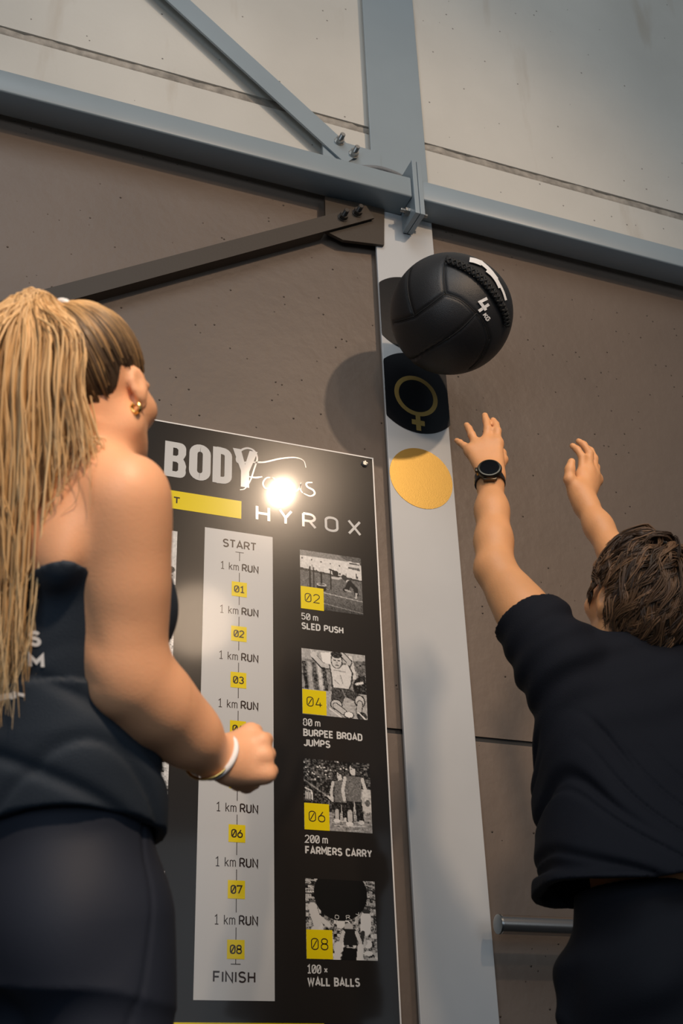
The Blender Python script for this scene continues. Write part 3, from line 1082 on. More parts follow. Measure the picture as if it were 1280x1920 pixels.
# lettering on the ball in the last photo
V, F = [], []
for ch, (x, z), ang in (('O', (1.148, 1.1435), -12), ('R', (1.177, 1.144), 8), ('Y', (1.2035, 1.151), 28)):
    c_, s_ = math.cos(math.radians(ang)), math.sin(math.radians(ang))
    fn = lambda q, c_=c_, s_=s_, x=x, z=z: layer(1)((x + (q[0] - .005) * c_ - (q[1] - .006) * s_, z + (q[0] - .005) * s_ + (q[1] - .006) * c_))
    text(ch, 0, 0, 0.010, 0.0014, V, F, fn, width=0.0095)
bpart(mesh('photo_lettering', V, F, M_LTEXT))
for n_, (z0, dist, name_) in enumerate([(1.957, '50 m', ('SLED PUSH',)), (1.656, '80 m', ('BURPEE BROAD', 'JUMPS')), (1.352, '200 m', ('FARMERS CARRY',)), (1.0435, '100 x', ('WALL BALLS',))]):
    rects('station_square', [(1.0668, 1.1345, z0, z0 + 0.0675)], M_YEL, 2)
    words('station_number', [(('0%d' % (2 * n_ + 2), 1.1007, z0 + 0.0205, 0.0275, 0.0024), dict(width=0.042, align='c', sp=0.24))], M_INK, 3)
    wd = (0.047, 0.046, 0.059, 0.050)[n_]
    its = [((dist, 1.0685, z0 - 0.0335, 0.0205, 0.0028), dict(width=wd, sp=0.22, ws=0.10))]
    for q, nm in enumerate(name_):
        wd2 = {'SLED PUSH': .119, 'BURPEE BROAD': .163, 'JUMPS': .071, 'FARMERS CARRY': .177, 'WALL BALLS': .131}[nm]
        its.append(((nm, 1.0695, z0 - 0.0615 - 0.027 * q, 0.0205, 0.0041), dict(width=wd2, sp=0.27, ws=0.20)))
    words('station_text', its, M_LTEXT, 1)


# the photographs of the left column, mostly hidden
def pic_left(seed):
    s = Pic(90, 90, .45)
    s.noise(.05, 6)
    if seed == 0:
        s.poly([(0, 0), (1, 0), (1, 1), (0, 1)], .55).noise(.03)
        s.ell(.72, .22, .10, .2, .05).ell(.90, .76, .075, .14, .36).ell(.90, .655, .08, .06, .03).ell(.87, .75, .018, .012, .03).ell(.94, .75, .018, .012, .03).ell(.90, .84, .03, .012, .08)
        s.poly([(.70, .93), (1, .90), (1, 1), (.66, 1)], .04).noise(.03, 2)
    else:
        s.noise(.2, 6).noise(.12, 3)
        s.poly([(.0, .2), (.8, .2), (.8, .35), (0, .3)], .03)
    return s


for i, (z0, z1) in enumerate(rowz):
    pic_left(i).put(0.526, 0.7135, z0 + (0, .05, .06, .10)[i], z1, 0)
# corner screws
for sx_, sz_ in ((1.277, 2.455), (0.501, 2.455), (1.277, 0.75), (0.501, 0.75)):
    Mx = frame((sx_, PY + 0.0005, sz_), (0, -1, 0))
    b_ = MB().lathe([(0.0105, 0), (0.0105, 0.004), (0.0075, 0.0085), (0.002, 0.0095)], 24, Mx)
    b_.box((-0.007, -0.0011, 0.0088), (0.007, 0.0011, 0.0105), 0, Mx)
    b_.box((-0.0011, -0.007, 0.0088), (0.0011, 0.007, 0.0105), 0, Mx)
    bpart(b_.build('screw', M_ZINC, sm=True, ang=0.4))
# ------------------------------------------------------------------ people and ball
# ------------------------------------------------------------------ implicit-surface modelling for bodies and clothes
def nrm(v):
    v = np.asarray(v, float)
    return v / np.linalg.norm(v)


class Sdf:
    """a soft union of cones, ellipsoids and lofts, meshed as one continuous surface"""
    def __init__(s):
        s.ops = []

    def cone(s, a, b, ra, rb, k=0.02, sub=False, flat=None):
        a, b = np.asarray(a, float), np.asarray(b, float)
        fl = None if flat is None else (nrm(flat[0]), flat[1])
        d = b - a
        L = d @ d + 1e-12

        def f(X, Y, Z):
            x, y, z = X - a[0], Y - a[1], Z - a[2]
            t = np.clip((x * d[0] + y * d[1] + z * d[2]) / L, 0, 1)
            x, y, z = x - t * d[0], y - t * d[1], z - t * d[2]
            q = x * x + y * y + z * z
            if fl is not None:                          # flattened across the given normal
                h = x * fl[0][0] + y * fl[0][1] + z * fl[0][2]
                q = q + h * h * (fl[1] ** 2 - 1)
            return np.sqrt(q) - (ra + (rb - ra) * t)
        r = max(ra, rb) + k + 0.02
        s.ops.append((f, np.minimum(a, b) - r, np.maximum(a, b) + r, k, sub))
        return s

    def chain(s, P, R, k=0.012, k0=None, flat=None):
        for i in range(len(P) - 1):
            s.cone(P[i], P[i + 1], R[i], R[i + 1], (k0 if (i == 0 and k0 is not None) else k), flat=flat)
        return s

    def ell(s, c, ax, rad, k=0.02, sub=False):
        c = np.asarray(c, float)
        A = np.array([nrm(v) for v in ax])
        rad = np.asarray(rad, float)

        def f(X, Y, Z):
            x, y, z = X - c[0], Y - c[1], Z - c[2]
            k0 = 0
            k1 = 0
            for i in range(3):
                p_ = x * A[i][0] + y * A[i][1] + z * A[i][2]
                k0 = k0 + (p_ / rad[i]) ** 2
                k1 = k1 + (p_ / rad[i] ** 2) ** 2
            k0 = np.sqrt(k0)
            return k0 * (k0 - 1) / (np.sqrt(k1) + 1e-9)
        r = rad.max() + k + 0.02
        s.ops.append((f, c - r, c + r, k, sub))
        return s

    def loft(s, st, k=0.03, sub=False, p=2.3):
        """st: rows (z, centre x, centre y, half width, half depth, heading); level sections along z"""
        st = np.array(sorted(st), float)
        zz = np.linspace(st[0, 0], st[-1, 0], 200)
        tab = [np.interp(zz, st[:, 0], st[:, i]) for i in range(1, 6)]
        ker = np.hanning(17)
        ker /= ker.sum()
        tab = [np.convolve(np.pad(t_, 8, mode='edge'), ker, 'valid') for t_ in tab]

        def f(X, Y, Z):
            cx_, cy_, a, b, h = [np.interp(Z, zz, t_) for t_ in tab]
            x, y = X - cx_, Y - cy_
            u_ = np.abs(x * np.cos(h) - y * np.sin(h)) / a
            v_ = np.abs(x * np.sin(h) + y * np.cos(h)) / b
            d = ((u_ ** p + v_ ** p + 1e-9) ** (1 / p) - 1) * np.minimum(a, b)
            e = np.maximum(Z - st[-1, 0], st[0, 0] - Z)
            return np.maximum(d, e)
        lo = np.array([(st[:, 1] - st[:, 3:5].max(1)).min(), (st[:, 2] - st[:, 3:5].max(1)).min(), st[0, 0]]) - k - .03
        hi = np.array([(st[:, 1] + st[:, 3:5].max(1)).max(), (st[:, 2] + st[:, 3:5].max(1)).max(), st[-1, 0]]) + k + .03
        s.ops.append((f, lo, hi, k, sub))
        return s

    def post(s, f):                                     # whole-field edit f(d, X, Y, Z) -> d
        s.ops.append((f, None, None, 0, 'post'))
        return s

    @staticmethod
    def comb(F, d, k, sub):
        if sub:
            h = np.maximum(k - np.abs(F + d), 0) / max(k, 1e-6)
            return np.maximum(F, -d) + h * h * k / 4
        h = np.maximum(k - np.abs(F - d), 0) / max(k, 1e-6)
        return np.minimum(F, d) - h * h * k / 4

    def ev(s, P):
        X, Y, Z = P[:, 0], P[:, 1], P[:, 2]
        F = np.full(len(P), 0.5)
        for f, lo, hi, k, sub in s.ops:
            if sub == 'post':
                F = f(F, X, Y, Z)
                continue
            m_ = np.all((P > lo) & (P < hi), axis=1)
            if m_.any():
                F[m_] = s.comb(F[m_], f(X[m_], Y[m_], Z[m_]), k, sub)
        return F

    def surface(s, h, lo=None, hi=None):
        los = np.min([o_[1] for o_ in s.ops if o_[4] is False], axis=0)
        his = np.max([o_[2] for o_ in s.ops if o_[4] is False], axis=0)
        if lo is not None:
            los = np.maximum(los, lo)
        if hi is not None:
            his = np.minimum(his, hi)
        n = np.ceil((his - los) / h).astype(int) + 2
        ax = [los[i] + h * np.arange(n[i]) for i in range(3)]
        F = np.full(n, 0.5, np.float32)
        for f, a, b, k, sub in s.ops:
            if sub == 'post':
                F = f(F, ax[0][:, None, None], ax[1][None, :, None], ax[2][None, None, :]).astype(np.float32)
                continue
            i0 = [int(np.clip((a[i] - los[i]) / h, 0, n[i])) for i in range(3)]
            i1 = [int(np.clip((b[i] - los[i]) / h + 1, 0, n[i])) for i in range(3)]
            if min(i1[i] - i0[i] for i in range(3)) <= 0:
                continue
            w = tuple(slice(i0[i], i1[i]) for i in range(3))
            d = f(ax[0][w[0]][:, None, None], ax[1][w[1]][None, :, None], ax[2][w[2]][None, None, :])
            F[w] = s.comb(F[w], d, k, sub)
        F[0], F[-1], F[:, 0], F[:, -1], F[:, :, 0], F[:, :, -1] = .5, .5, .5, .5, .5, .5
        # surface nets
        S = F < 0
        c = np.zeros(np.array(n) - 1, np.int8)
        for i in (0, 1):
            for j in (0, 1):
                for k in (0, 1):
                    c += S[i:n[0] - 1 + i, j:n[1] - 1 + j, k:n[2] - 1 + k]
        I, J, K = np.nonzero((c > 0) & (c < 8))
        idx = np.full(c.shape, -1, np.int32)
        idx[I, J, K] = np.arange(len(I))
        cor = [(i, j, k) for i in (0, 1) for j in (0, 1) for k in (0, 1)]
        val = {q: F[I + q[0], J + q[1], K + q[2]].astype(float) for q in cor}
        acc = np.zeros((len(I), 3))
        cnt = np.zeros(len(I))
        for q in cor:
            for a in range(3):
                if q[a] == 0:
                    q2 = tuple(q[i] + (i == a) for i in range(3))
                    f0, f1 = val[q], val[q2]
                    m_ = (f0 < 0) != (f1 < 0)
                    t_ = np.where(m_, f0 / np.where(m_, f0 - f1, 1), 0)
                    pp = np.tile(np.array(q, float), (len(I), 1))
                    pp[:, a] += t_
                    acc[m_] += pp[m_]
                    cnt[m_] += 1
        V = np.array(los) + h * (np.stack([I, J, K], 1) + acc / cnt[:, None])
        quads = []
        for a in range(3):
            sl0 = [slice(1, -1)] * 3
            sl1 = [slice(1, -1)] * 3
            sl0[a] = slice(0, -1)
            sl1[a] = slice(1, None)
            A, B = S[tuple(sl0)], S[tuple(sl1)]
            off = np.array([0 if i == a else 1 for i in range(3)])
            G = np.stack(np.nonzero(A != B), 1)
            ins = A[tuple(G.T)]
            G = G + off
            b, c_ = (a + 1) % 3, (a + 2) % 3
            eb, ec = np.eye(3, dtype=int)[b], np.eye(3, dtype=int)[c_]
            q = [G - eb - ec, G - ec, G, G - eb]
            Q = np.stack([idx[tuple(x.T)] for x in q], 1)
            Q[~ins] = Q[~ins][:, ::-1]
            quads.append(Q)
        Q = np.concatenate(quads)
        Q = Q[(Q >= 0).all(1)]
        for it in range(2):                              # settle the vertices on the true surface
            e = h * 0.4
            f0 = s.ev(V)
            g = np.stack([s.ev(V + e * v) - s.ev(V - e * v) for v in np.eye(3)], 1) / (2 * e)
            g2 = np.maximum((g * g).sum(1), 0.15)
            st = -(f0 / g2)[:, None] * g
            l = np.linalg.norm(st, axis=1)
            st *= np.minimum(1, 0.6 * h / (l + 1e-9))[:, None]
            V = V + 0.8 * st
            # light relax
            nb = np.zeros_like(V)
            ct = np.zeros(len(V))
            for i in range(4):
                np.add.at(nb, Q[:, i], V[Q[:, (i + 1) % 4]])
                np.add.at(ct, Q[:, i], 1)
            V = V + 0.28 * (nb / np.maximum(ct, 1)[:, None] - V)
        return V, Q


def fast_mesh(name, V, Q, mt, parent=None, keep=None):
    if keep is not None:                                 # drop faces whose centre fails the test
        c = V[Q].mean(1)
        Q = Q[keep(c)]
        u_, inv = np.unique(Q, return_inverse=True)
        V, Q = V[u_], inv.reshape(Q.shape)
    me = bpy.data.meshes.new(name)
    me.vertices.add(len(V))
    me.vertices.foreach_set('co', V.ravel())
    k = Q.shape[1]
    me.loops.add(Q.size)
    me.loops.foreach_set('vertex_index', Q.ravel().astype(np.int32))
    me.polygons.add(len(Q))
    me.polygons.foreach_set('loop_start', (np.arange(len(Q)) * k).astype(np.int32))
    me.update(calc_edges=True)
    me.validate()
    smooth(me)
    return link(name, me, mt, parent)


def sines(X, Y, Z, seed, scale, n=5):
    """soft wandering noise, about -1..1"""
    r_ = np.random.default_rng(seed)
    o_ = 0
    for i in range(n):
        d = nrm(r_.normal(size=3)) * scale * r_.uniform(.6, 1.6)
        o_ = o_ + np.sin(X * d[0] + Y * d[1] + Z * d[2] + r_.uniform(0, 6.28))
    return o_ / n ** .5


def head_sdf(S, c, Rt, Fw, Up, sc, female=False):
    """head about the skull centre c: skull, jaw, brow, eye sockets, nose, lips, ears"""
    P_ = lambda x, y, z: c + sc * (x * Rt + y * Fw + z * Up)
    ax = (Rt, Fw, Up)
    e = lambda q, r_, k, sub=False: S.ell(P_(*q), ax, np.array(r_) * sc, k * sc, sub)
    e((0, -.014, .030), (.076, .097, .096), .02)
    e((0, .030, -.030), (.060, .062, .085), .03)
    for sg in (-1, 1):
        S.cone(P_(sg * .050, .000, -.062), P_(sg * .014, .076, -.108), .024 * sc, .016 * sc, .03 * sc)
        e((sg * .043, .058, -.022), (.026, .028, .024), .02)
    S.cone(P_(-.016, .080, -.108), P_(.016, .080, -.108), .015 * sc, .015 * sc, .02 * sc)
    e((0, .082, .026), (.050, .017, .013), .02)
    for sg in (-1, 1):
        e((sg * .032, .103, .004), (.019, .016, .012), .012, True)
        e((sg * .032, .086, .003), (.0145, .0125, .0115), .004)
    S.chain([P_(0, .094, .012), P_(0, .104, -.012), P_(0, .115, -.034)], np.array([.008, .0085, .0115]) * sc, k=.012 * sc)
    for sg in (-1, 1):
        e((sg * .011, .103, -.037), (.009, .011, .008), .008)
    e((0, .094, -.060), (.023, .012, .0065), .006)
    e((0, .092, -.071), (.020, .012, .0075), .006)
    e((0, .106, -.0655), (.022, .006, .0012), .004, True)
    for sg in (-1, 1):                                   # ears
        es = .84 if female else 1.0
        oc = P_(sg * .077, -.010, -.010 if female else -.006)
        eu = nrm(Up - .18 * Fw)
        er = nrm(sg * Rt - .42 * Fw)
        ef = np.cross(eu, er)
        S.ell(oc + sc * .004 * er, (er, ef, eu), np.array([.0085, .0185, .032]) * sc * es, .008 * sc)
        S.ell(oc + sc * (.012 * er + .002 * ef * 0 + .004 * eu), (er, ef, eu), np.array([.007, .0105, .018]) * sc * es, .004 * sc, True)
        S.ell(oc - sc * es * .030 * eu + sc * .006 * Fw, (er, ef, eu), np.array([.0065, .009, .010]) * sc, .008 * sc)


def eyes(c, Rt, Fw, Up, sc, parent):
    for sg in (-1, 1):
        p_ = c + sc * (sg * .032 * Rt + .0905 * Fw + .003 * Up)
        b = MB()
        bmesh.ops.create_uvsphere(b.bm, u_segments=20, v_segments=12, radius=.0105 * sc)
        o_ = b.build('eye', M_EYE, sm=True, ang=3)
        o_.location = p_
        i_ = MB().lathe([(.0052 * sc, 0), (.0045 * sc, .0009), (.001, .0013)], 18, frame(p_ + .0098 * sc * Fw, Fw)).build('iris', M_IRIS, sm=True)
        adopt(i_, o_)
        bpy.context.view_layer.update()
        o_.parent = parent
        o_.matrix_parent_inverse = Matrix.Translation(-Vector(parent.location))


def strands(name, paths, radii, tones, parent, label=None, n=6, flat=1.0, mt=None):
    """many tapered hair locks as one mesh; tones = colour per lock"""
    VV, QQ, CC = [], [], []
    k = 0
    a = np.arange(n) * 2 * math.pi / n
    for P, R, c in zip(paths, radii, tones):
        P = np.asarray(P, float)
        L = len(P)
        T = np.gradient(P, axis=0)
        T /= np.linalg.norm(T, axis=1)[:, None] + 1e-12
        ref = np.array([.3, .5, .81]) if abs(T[0] @ np.array([.3, .5, .81])) < .9 else np.array([1., 0, 0])
        N = np.cross(T, ref)
        N /= np.linalg.norm(N, axis=1)[:, None] + 1e-12
        B = np.cross(T, N)
        R = np.asarray(R)[:, None, None]
        V = P[:, None, :] + R * (np.cos(a)[None, :, None] * N[:, None, :] + flat * np.sin(a)[None, :, None] * B[:, None, :])
        VV.append(V.reshape(-1, 3))
        i = np.arange(L - 1)[:, None] * n
        j = np.arange(n)[None, :]
        j2 = (np.arange(n)[None, :] + 1) % n
        QQ.append(np.stack([i + j, i + j2, i + n + j2, i + n + j], -1).reshape(-1, 4) + k)
        c = np.asarray(c, float)
        c = np.tile(c, (L, 1)) if c.ndim == 1 else c
        CC.append(np.repeat(c, n, axis=0))
        k += L * n
    V, Q, C_ = np.concatenate(VV), np.concatenate(QQ), np.concatenate(CC)
    o_ = fast_mesh(name, V, Q, mt or M_HAIR, None)
    ca = o_.data.color_attributes.new('tone', 'FLOAT_COLOR', 'POINT')
    c4 = np.ones((len(V), 4))
    c4[:, :3] = C_
    ca.data.foreach_set('color', c4.ravel())
    adopt(o_, parent)
    if label:
        o_['label'] = label
    return o_


def fixed_tone(o_, c):
    ca = o_.data.color_attributes.new('tone', 'FLOAT_COLOR', 'POINT')
    c4 = np.ones((len(o_.data.vertices), 4))
    c4[:, :3] = c
    ca.data.foreach_set('color', c4.ravel())


def shoe(root, toe_dir, ankle, name='shoe'):
    f_ = nrm([toe_dir[0], toe_dir[1], 0])
    r_ = np.array([f_[1], -f_[0], 0])
    u_ = np.array([0, 0, 1.])
    a = np.array([ankle[0], ankle[1], 0])
    S = Sdf()
    S.cone(a - .05 * f_ + .055 * u_, a + .12 * f_ + .045 * u_, .042, .040, .02, flat=(u_, 1.05))
    S.cone(a + .02 * f_ + .06 * u_, a - .02 * f_ + .10 * u_, .045, .042, .03)
    S.cone(a + .12 * f_ + .04 * u_, a + .16 * f_ + .035 * u_, .042, .034, .02, flat=(u_, 1.2))
    S.post(lambda d, X, Y, Z: np.maximum(d, .024 - Z))
    o_ = fast_mesh(name, *S.surface(.006), M_SHOE)
    adopt(o_, root)
    S = Sdf()
    S.cone(a - .055 * f_ + .02 * u_, a + .03 * f_ + .02 * u_, .047, .042, .01)
    S.cone(a + .03 * f_ + .02 * u_, a + .165 * f_ + .02 * u_, .042, .040, .02)
    S.post(lambda d, X, Y, Z: np.maximum(np.maximum(d, .0015 - Z), Z - .026))
    s_ = fast_mesh('sole', *S.surface(.006), M_SOLE)
    bpy.context.view_layer.update()
    s_.parent = o_
    s_.matrix_parent_inverse = o_.matrix_world.inverted()


def sub_adopt(c, p_):
    bpy.context.view_layer.update()
    c.parent = p_
    c.matrix_parent_inverse = p_.matrix_world.inverted()


# ------------------------------------------------------------------ the man
UP = np.array([0, 0, 1.0])


def build_man():
    th = math.radians(12)
    fw = np.array([math.sin(th), math.cos(th), 0])
    rt = np.array([math.cos(th), -math.sin(th), 0])
    neck = at(1188, 1225, 2.50)
    ctr = np.array([neck[0], neck[1], 0]) + .0 * fw
    hip = ctr + np.array([-0.022, -0.03, 0])
    root = empty('person', (hip[0], hip[1], 0))
    tag(root, 'brown-haired person in black shirt and shorts, arms raised after a throw', 'person')
    zs = neck[2]                                         # height of the neck base

    def st(z, a, b, f=0.0, base=None):
        t_ = np.clip((z - .9) / (zs - .9), 0, 1)
        c = hip * (1 - t_) + ctr * t_ + f * fw
        return (z, c[0], c[1], a, b, th)

    shL = at(1042, 1236, 2.42)
    elL = at(927, 1066, 2.60)
    wrL = at(919, 912, 2.77)
    shR = neck + .185 * rt - .025 * UP + .02 * fw
    wrR = at(1099, 948, 2.84)
    elR = at(1180, 1084, 2.67)
    S = Sdf()
    # trunk
    S.loft([st(.84, .150, .105), st(.93, .165, .112, -.01), st(1.03, .146, .098), st(1.13, .146, .098), st(1.25, .168, .112), st(zs - .10, .172, .112), st(zs - .03, .140, .090), st(zs + .005, .08, .06)], k=.03)
    for sg, sh in ((-1, shL), (1, shR)):
        S.cone(neck - .02 * UP + sg * .03 * rt, sh, .050, .052, .05)
        S.cone(sh - .05 * UP, sh - .16 * UP - sg * .03 * rt, .055, .04, .05)
        lg = hip + sg * .092 * rt
        kn = lg + sg * .03 * rt + .05 * fw + .47 * UP
        an = lg + sg * .045 * rt - .01 * fw + .075 * UP
        S.chain([lg + .88 * UP, kn + .0 * UP, an], [.088, .056, .036], k=.04)
        S.ell(kn * .68 + an * .32 - .025 * fw, (rt, fw, UP), (.05, .052, .12), .03)
        S.cone(an - .02 * UP, an - .03 * UP + .09 * fw, .034, .028, .03)
    S.ell(hip - .055 * fw + .90 * UP, (rt, fw, UP), (.14, .085, .10), .04)
    # arms
    def arm(sh, el, wr, bic, flex, fs=1.0):
        S.chain([sh, sh * .5 + el * .5, el], [.053, .044, .036], k=.02, k0=.04)
        d = nrm(el - sh)
        b_ = nrm(bic - d * (bic @ d))
        S.ell(sh * .5 + el * .5 + .010 * b_, (d, b_, np.cross(d, b_)), (.10, .036, .039), .04)
        S.ell(sh * .55 + el * .45 - .014 * b_, (d, b_, np.cross(d, b_)), (.11, .036, .040), .04)
        d2 = nrm(wr - el)
        f_ = nrm(flex - d2 * (flex @ d2))
        S.chain([el, el * .68 + wr * .32, el * .3 + wr * .7, wr], [.0345, .0350 * fs, .0310 * fs, .0258], k=.035)
        S.ell(el * .72 + wr * .28 + .005 * f_, (d2, f_, np.cross(d2, f_)), (.13, .023 * fs, .025 * fs), .03)
        S.ell(el - .016 * nrm(d2 - d), (d, b_, np.cross(d, b_)), (.020, .017, .017), .025)
    arm(shL, elL, wrL, rt * .6 + UP, rt)
    arm(shR, elR, wrR, -rt + UP, -rt, .84)
    # left hand, seen from its back: little finger on the left
    H = lambda px, py, d: at(px, py, d)
    kd = 2.835
    mcps = [H(882, 846, kd), H(894, 836, kd + .008), H(911, 829, kd + .010), H(931, 832, kd + .004)]
    heel = H(918, 888, 2.785)
    for q, r_ in zip(mcps, (.0135, .0145, .0150, .0145)):
        S.cone(wrL * .25 + heel * .75 + (q - mcps[1]) * .35, q, .0185, r_, .014)
    S.cone(mcps[0], mcps[3], .0125, .0130, .012)
    S.cone(wrL, heel, .027, .0235, .02, flat=(cf, 1.15))
    fL = [[mcps[0], H(870, 836, kd + .018), H(862, 830, kd + .036), H(856, 826, kd + .052)],
          [mcps[1], H(884, 815, kd + .028), H(879, 804, kd + .050), H(874.5, 797, kd + .066)],
          [mcps[2], H(914, 804, kd + .032), H(911.5, 789, kd + .056), H(908.5, 779, kd + .072)],
          [mcps[3], H(932, 808, kd + .028), H(929, 796, kd + .050), H(924, 788, kd + .066)]]
    for P, r0 in zip(fL, (.0082, .0092, .0096, .0094)):
        S.chain(P, [r0 * 1.12, r0 * 1.0, r0 * .9, r0 * .80], k=.004, k0=.010)
    S.chain([H(932, 876, kd - .005), H(942, 862, kd + .030), H(940, 850, kd + .060), H(936, 842, kd + .080)], [.017, .0125, .0110, .0090], k=.006, k0=.02)
    # right hand, thumb side to the viewer
    kr = 2.895
    heelR = H(1090, 927, 2.855)
    mR = [H(1090, 893, kr), H(1103, 884, kr + .012), H(1113, 889, kr + .028), H(1118, 900, kr + .044)]
    for q, r_ in zip(mR, (.0150, .0155, .0150, .0140)):
        S.cone(wrR * .25 + heelR * .75 + (q - mR[1]) * .35, q, .0185, r_, .014)
    S.cone(mR[0], mR[3], .0130, .0125, .012)
    S.cone(wrR, heelR, .0265, .0240, .02)
    fR = [[mR[0], H(1091.5, 857, kr + .020), H(1082, 843, kr + .034), H(1073, 836, kr + .044)],
          [mR[1], H(1105, 850, kr + .036), H(1094, 834, kr + .054), H(1084.5, 827.5, kr + .064)],
          [mR[2], H(1114, 860, kr + .052), H(1107, 845, kr + .070), H(1098, 838, kr + .080)],
          [mR[3], H(1118, 876, kr + .064), H(1113, 866, kr + .080), H(1106, 860, kr + .090)]]
    for P, r0 in zip(fR, (.0094, .0096, .0092, .0083)):
        S.chain(P, [r0 * 1.12, r0 * 1.0, r0 * .9, r0 * .80], k=.004, k0=.010)
    S.chain([H(1080, 920, kr - .030), H(1067, 899, kr - .034), H(1068, 880, kr - .024), H(1071, 866, kr - .018)], [.0185, .0132, .0118, .0092], k=.006, k0=.02)
    # neck and head, tilted back to watch the ball
    hp = math.radians(26)
    hy_ = math.radians(-6)
    hF = np.array([math.sin(hy_), math.cos(hy_), 0])
    hR = np.array([math.cos(hy_), -math.sin(hy_), 0])
    hU = math.cos(hp) * UP - math.sin(hp) * hF
    hF = math.cos(hp) * hF + math.sin(hp) * UP
    hc = at(1190, 1128, 2.54)
    sc = 1.05
    S.cone(neck - .01 * UP + .015 * fw, hc + sc * (-.02 * hF - .06 * hU), .062, .058, .03)
    head_sdf(S, hc, hR, hF, hU, sc)
    body = fast_mesh('body', *S.surface(.0045), M_SKIN_M)
    adopt(body, root)
    eyes(hc, hR, hF, hU, sc, root)

    # T-shirt: a loose shell over trunk and upper arms
    T = Sdf()
    T.loft([st(.990, .262, .175, -.012), st(1.08, .254, .162, -.010), st(1.18, .242, .150), st(1.30, .222, .138), st(zs - .13, .205, .130), st(zs - .07, .172, .112), st(zs - .020, .122, .092), st(zs + .008, .094, .078)], k=.03, p=2.5)
    for sg, sh, el in ((-1, shL, elL), (1, shR, elR)):
        d = nrm(el - sh)
        T.cone(neck - .035 * UP + sg * .05 * rt, sh, .062, .072, .05)
        T.cone(sh, sh + d * .135, .082, .076, .03)
        T.cone(sh - .04 * UP, sh - .20 * UP - sg * .03 * rt, .060, .05, .06)

    def folds(d, X, Y, Z):
        a = X * rt[0] + Y * rt[1]
        w = sines(X, Y, Z, 3, 14)
        e_ = (X * fw[0] + Y * fw[1])
        s_ = np.abs(np.sin((Z * 30 + a * 15) + 1.5 * w))
        f_ = .0110 * np.exp(-(s_ / .30) ** 2) * np.clip((1.36 - Z) / .15, 0, 1) * np.clip(.35 + .65 * np.sin(a * 9 + 1.2 + w), 0, 1)
        f_ = f_ + .006 * np.exp(-(np.abs(np.sin(Z * 41 + a * 26 + 2 * w + 1)) / .25) ** 2) * np.clip((1.30 - Z) / .15, 0, 1)
        f_ = f_ + .0030 * sines(X, Y, Z, 5, 34) + .0030 * np.sin(Z * 90 - a * 50 + 2 * w) * np.clip((Z - 1.25) / .15, 0, 1)
        return d + f_
    T.post(folds)
    cuts = []
    for sh, el in ((shL, elL), (shR, elR)):
        d = nrm(el - sh)
        cuts.append((sh + d * .112, d))

    def shell(d, X, Y, Z):
        near_c = [np.sqrt((X - c[0]) ** 2 + (Y - c[1]) ** 2 + (Z - c[2]) ** 2) for c, n_ in cuts]
        nq = np.sqrt((X - neck[0]) ** 2 + (Y - neck[1]) ** 2 + (Z - neck[2] - .03) ** 2)
        hol = (Z < 1.09) | (near_c[0] < .115) | (near_c[1] < .115) | (nq < .13)
        d = np.where(hol, np.maximum(d, -(d + .0115)), d)
        d = np.maximum(d, 1.030 + .010 * np.sin((X - hip[0]) * 17 + 1) - Z)
        for c, n_ in cuts:
            pl = (X - c[0]) * n_[0] + (Y - c[1]) * n_[1] + (Z - c[2]) * n_[2]
            near = np.sqrt((X - c[0]) ** 2 + (Y - c[1]) ** 2 + (Z - c[2]) ** 2) - .16
            d = np.maximum(d, np.minimum(pl, -near))
        # neck opening
        nc = neck + .025 * fw + .030 * UP
        q = np.sqrt((X - nc[0]) ** 2 + (Y - nc[1]) ** 2 + ((Z - nc[2]) * .8) ** 2) - .072
        return np.maximum(d, -q)
    T.post(shell)
    tee = fast_mesh('t_shirt', *T.surface(.0045), M_TEE)
    adopt(tee, root)
    # collar band at the nape
    an_ = np.linspace(0, 2 * math.pi, 60)
    nc = neck + .022 * fw + .006 * UP
    P = [nc + .083 * math.cos(a) * rt + .076 * math.sin(a) * fw + (.010 * math.sin(a) - .002) * UP for a in an_]
    V, F = tube_arrays(P, .0075, 8, cap=False)
    c_ = mesh('collar', V, F, M_TEE, sm=True)
    sub_adopt(c_, tee)

    # shorts
    W = Sdf()
    W.loft([st(.78, .200, .138, -.008), st(.90, .202, .142, -.012), st(.98, .186, .132, -.008), st(1.035, .172, .122, 0)], k=.03, p=2.3)
    W.ell(hip - .062 * fw + .89 * UP, (rt, fw, UP), (.152, .092, .11), .04)
    for sg in (-1, 1):
        lg = hip + sg * .095 * rt
        W.cone(lg + .86 * UP, lg + sg * .035 * rt + .04 * fw + .52 * UP, .112, .105, .04)
    W.cone(hip - .185 * rt + .87 * UP + .02 * fw, hip - .225 * rt + .82 * UP + .02 * fw, .032, .020, .04)   # pocket bulge
    def wf(d, X, Y, Z):
        a = X * rt[0] + Y * rt[1]
        d = d + .006 * sines(X, Y, Z, 9, 26) + .004 * np.sin(Z * 40 - a * 40 + 2 * sines(X, Y, Z, 4, 12))
        d = np.where((Z < .56), np.maximum(d, -(d + .013)), d)
        return np.maximum(np.maximum(d, .50 - Z), Z - 1.03)
    W.post(wf)
    adopt(fast_mesh('shorts', *W.surface(.006), M_SHORTS), root)
    for sg in (-1, 1):
        an = hip + sg * .137 * rt - .01 * fw
        shoe(root, fw + sg * .15 * rt, an)

    # hair: overlapping wavy locks over the skull
    K = lambda v: hc + sc * (v[0] * hR + v[1] * hF + v[2] * hU)
    cap = Sdf()
    cap.ell(K((0, -.024, .026)), (hR, hF, hU), np.array([.084, .101, .104]) * sc, .02)
    cap.ell(K((0, -.062, -.045)), (hR, hF, hU), np.array([.058, .044, .062]) * sc, .03)
    pl_n = nrm(-.72 * hF + .35 * hU)
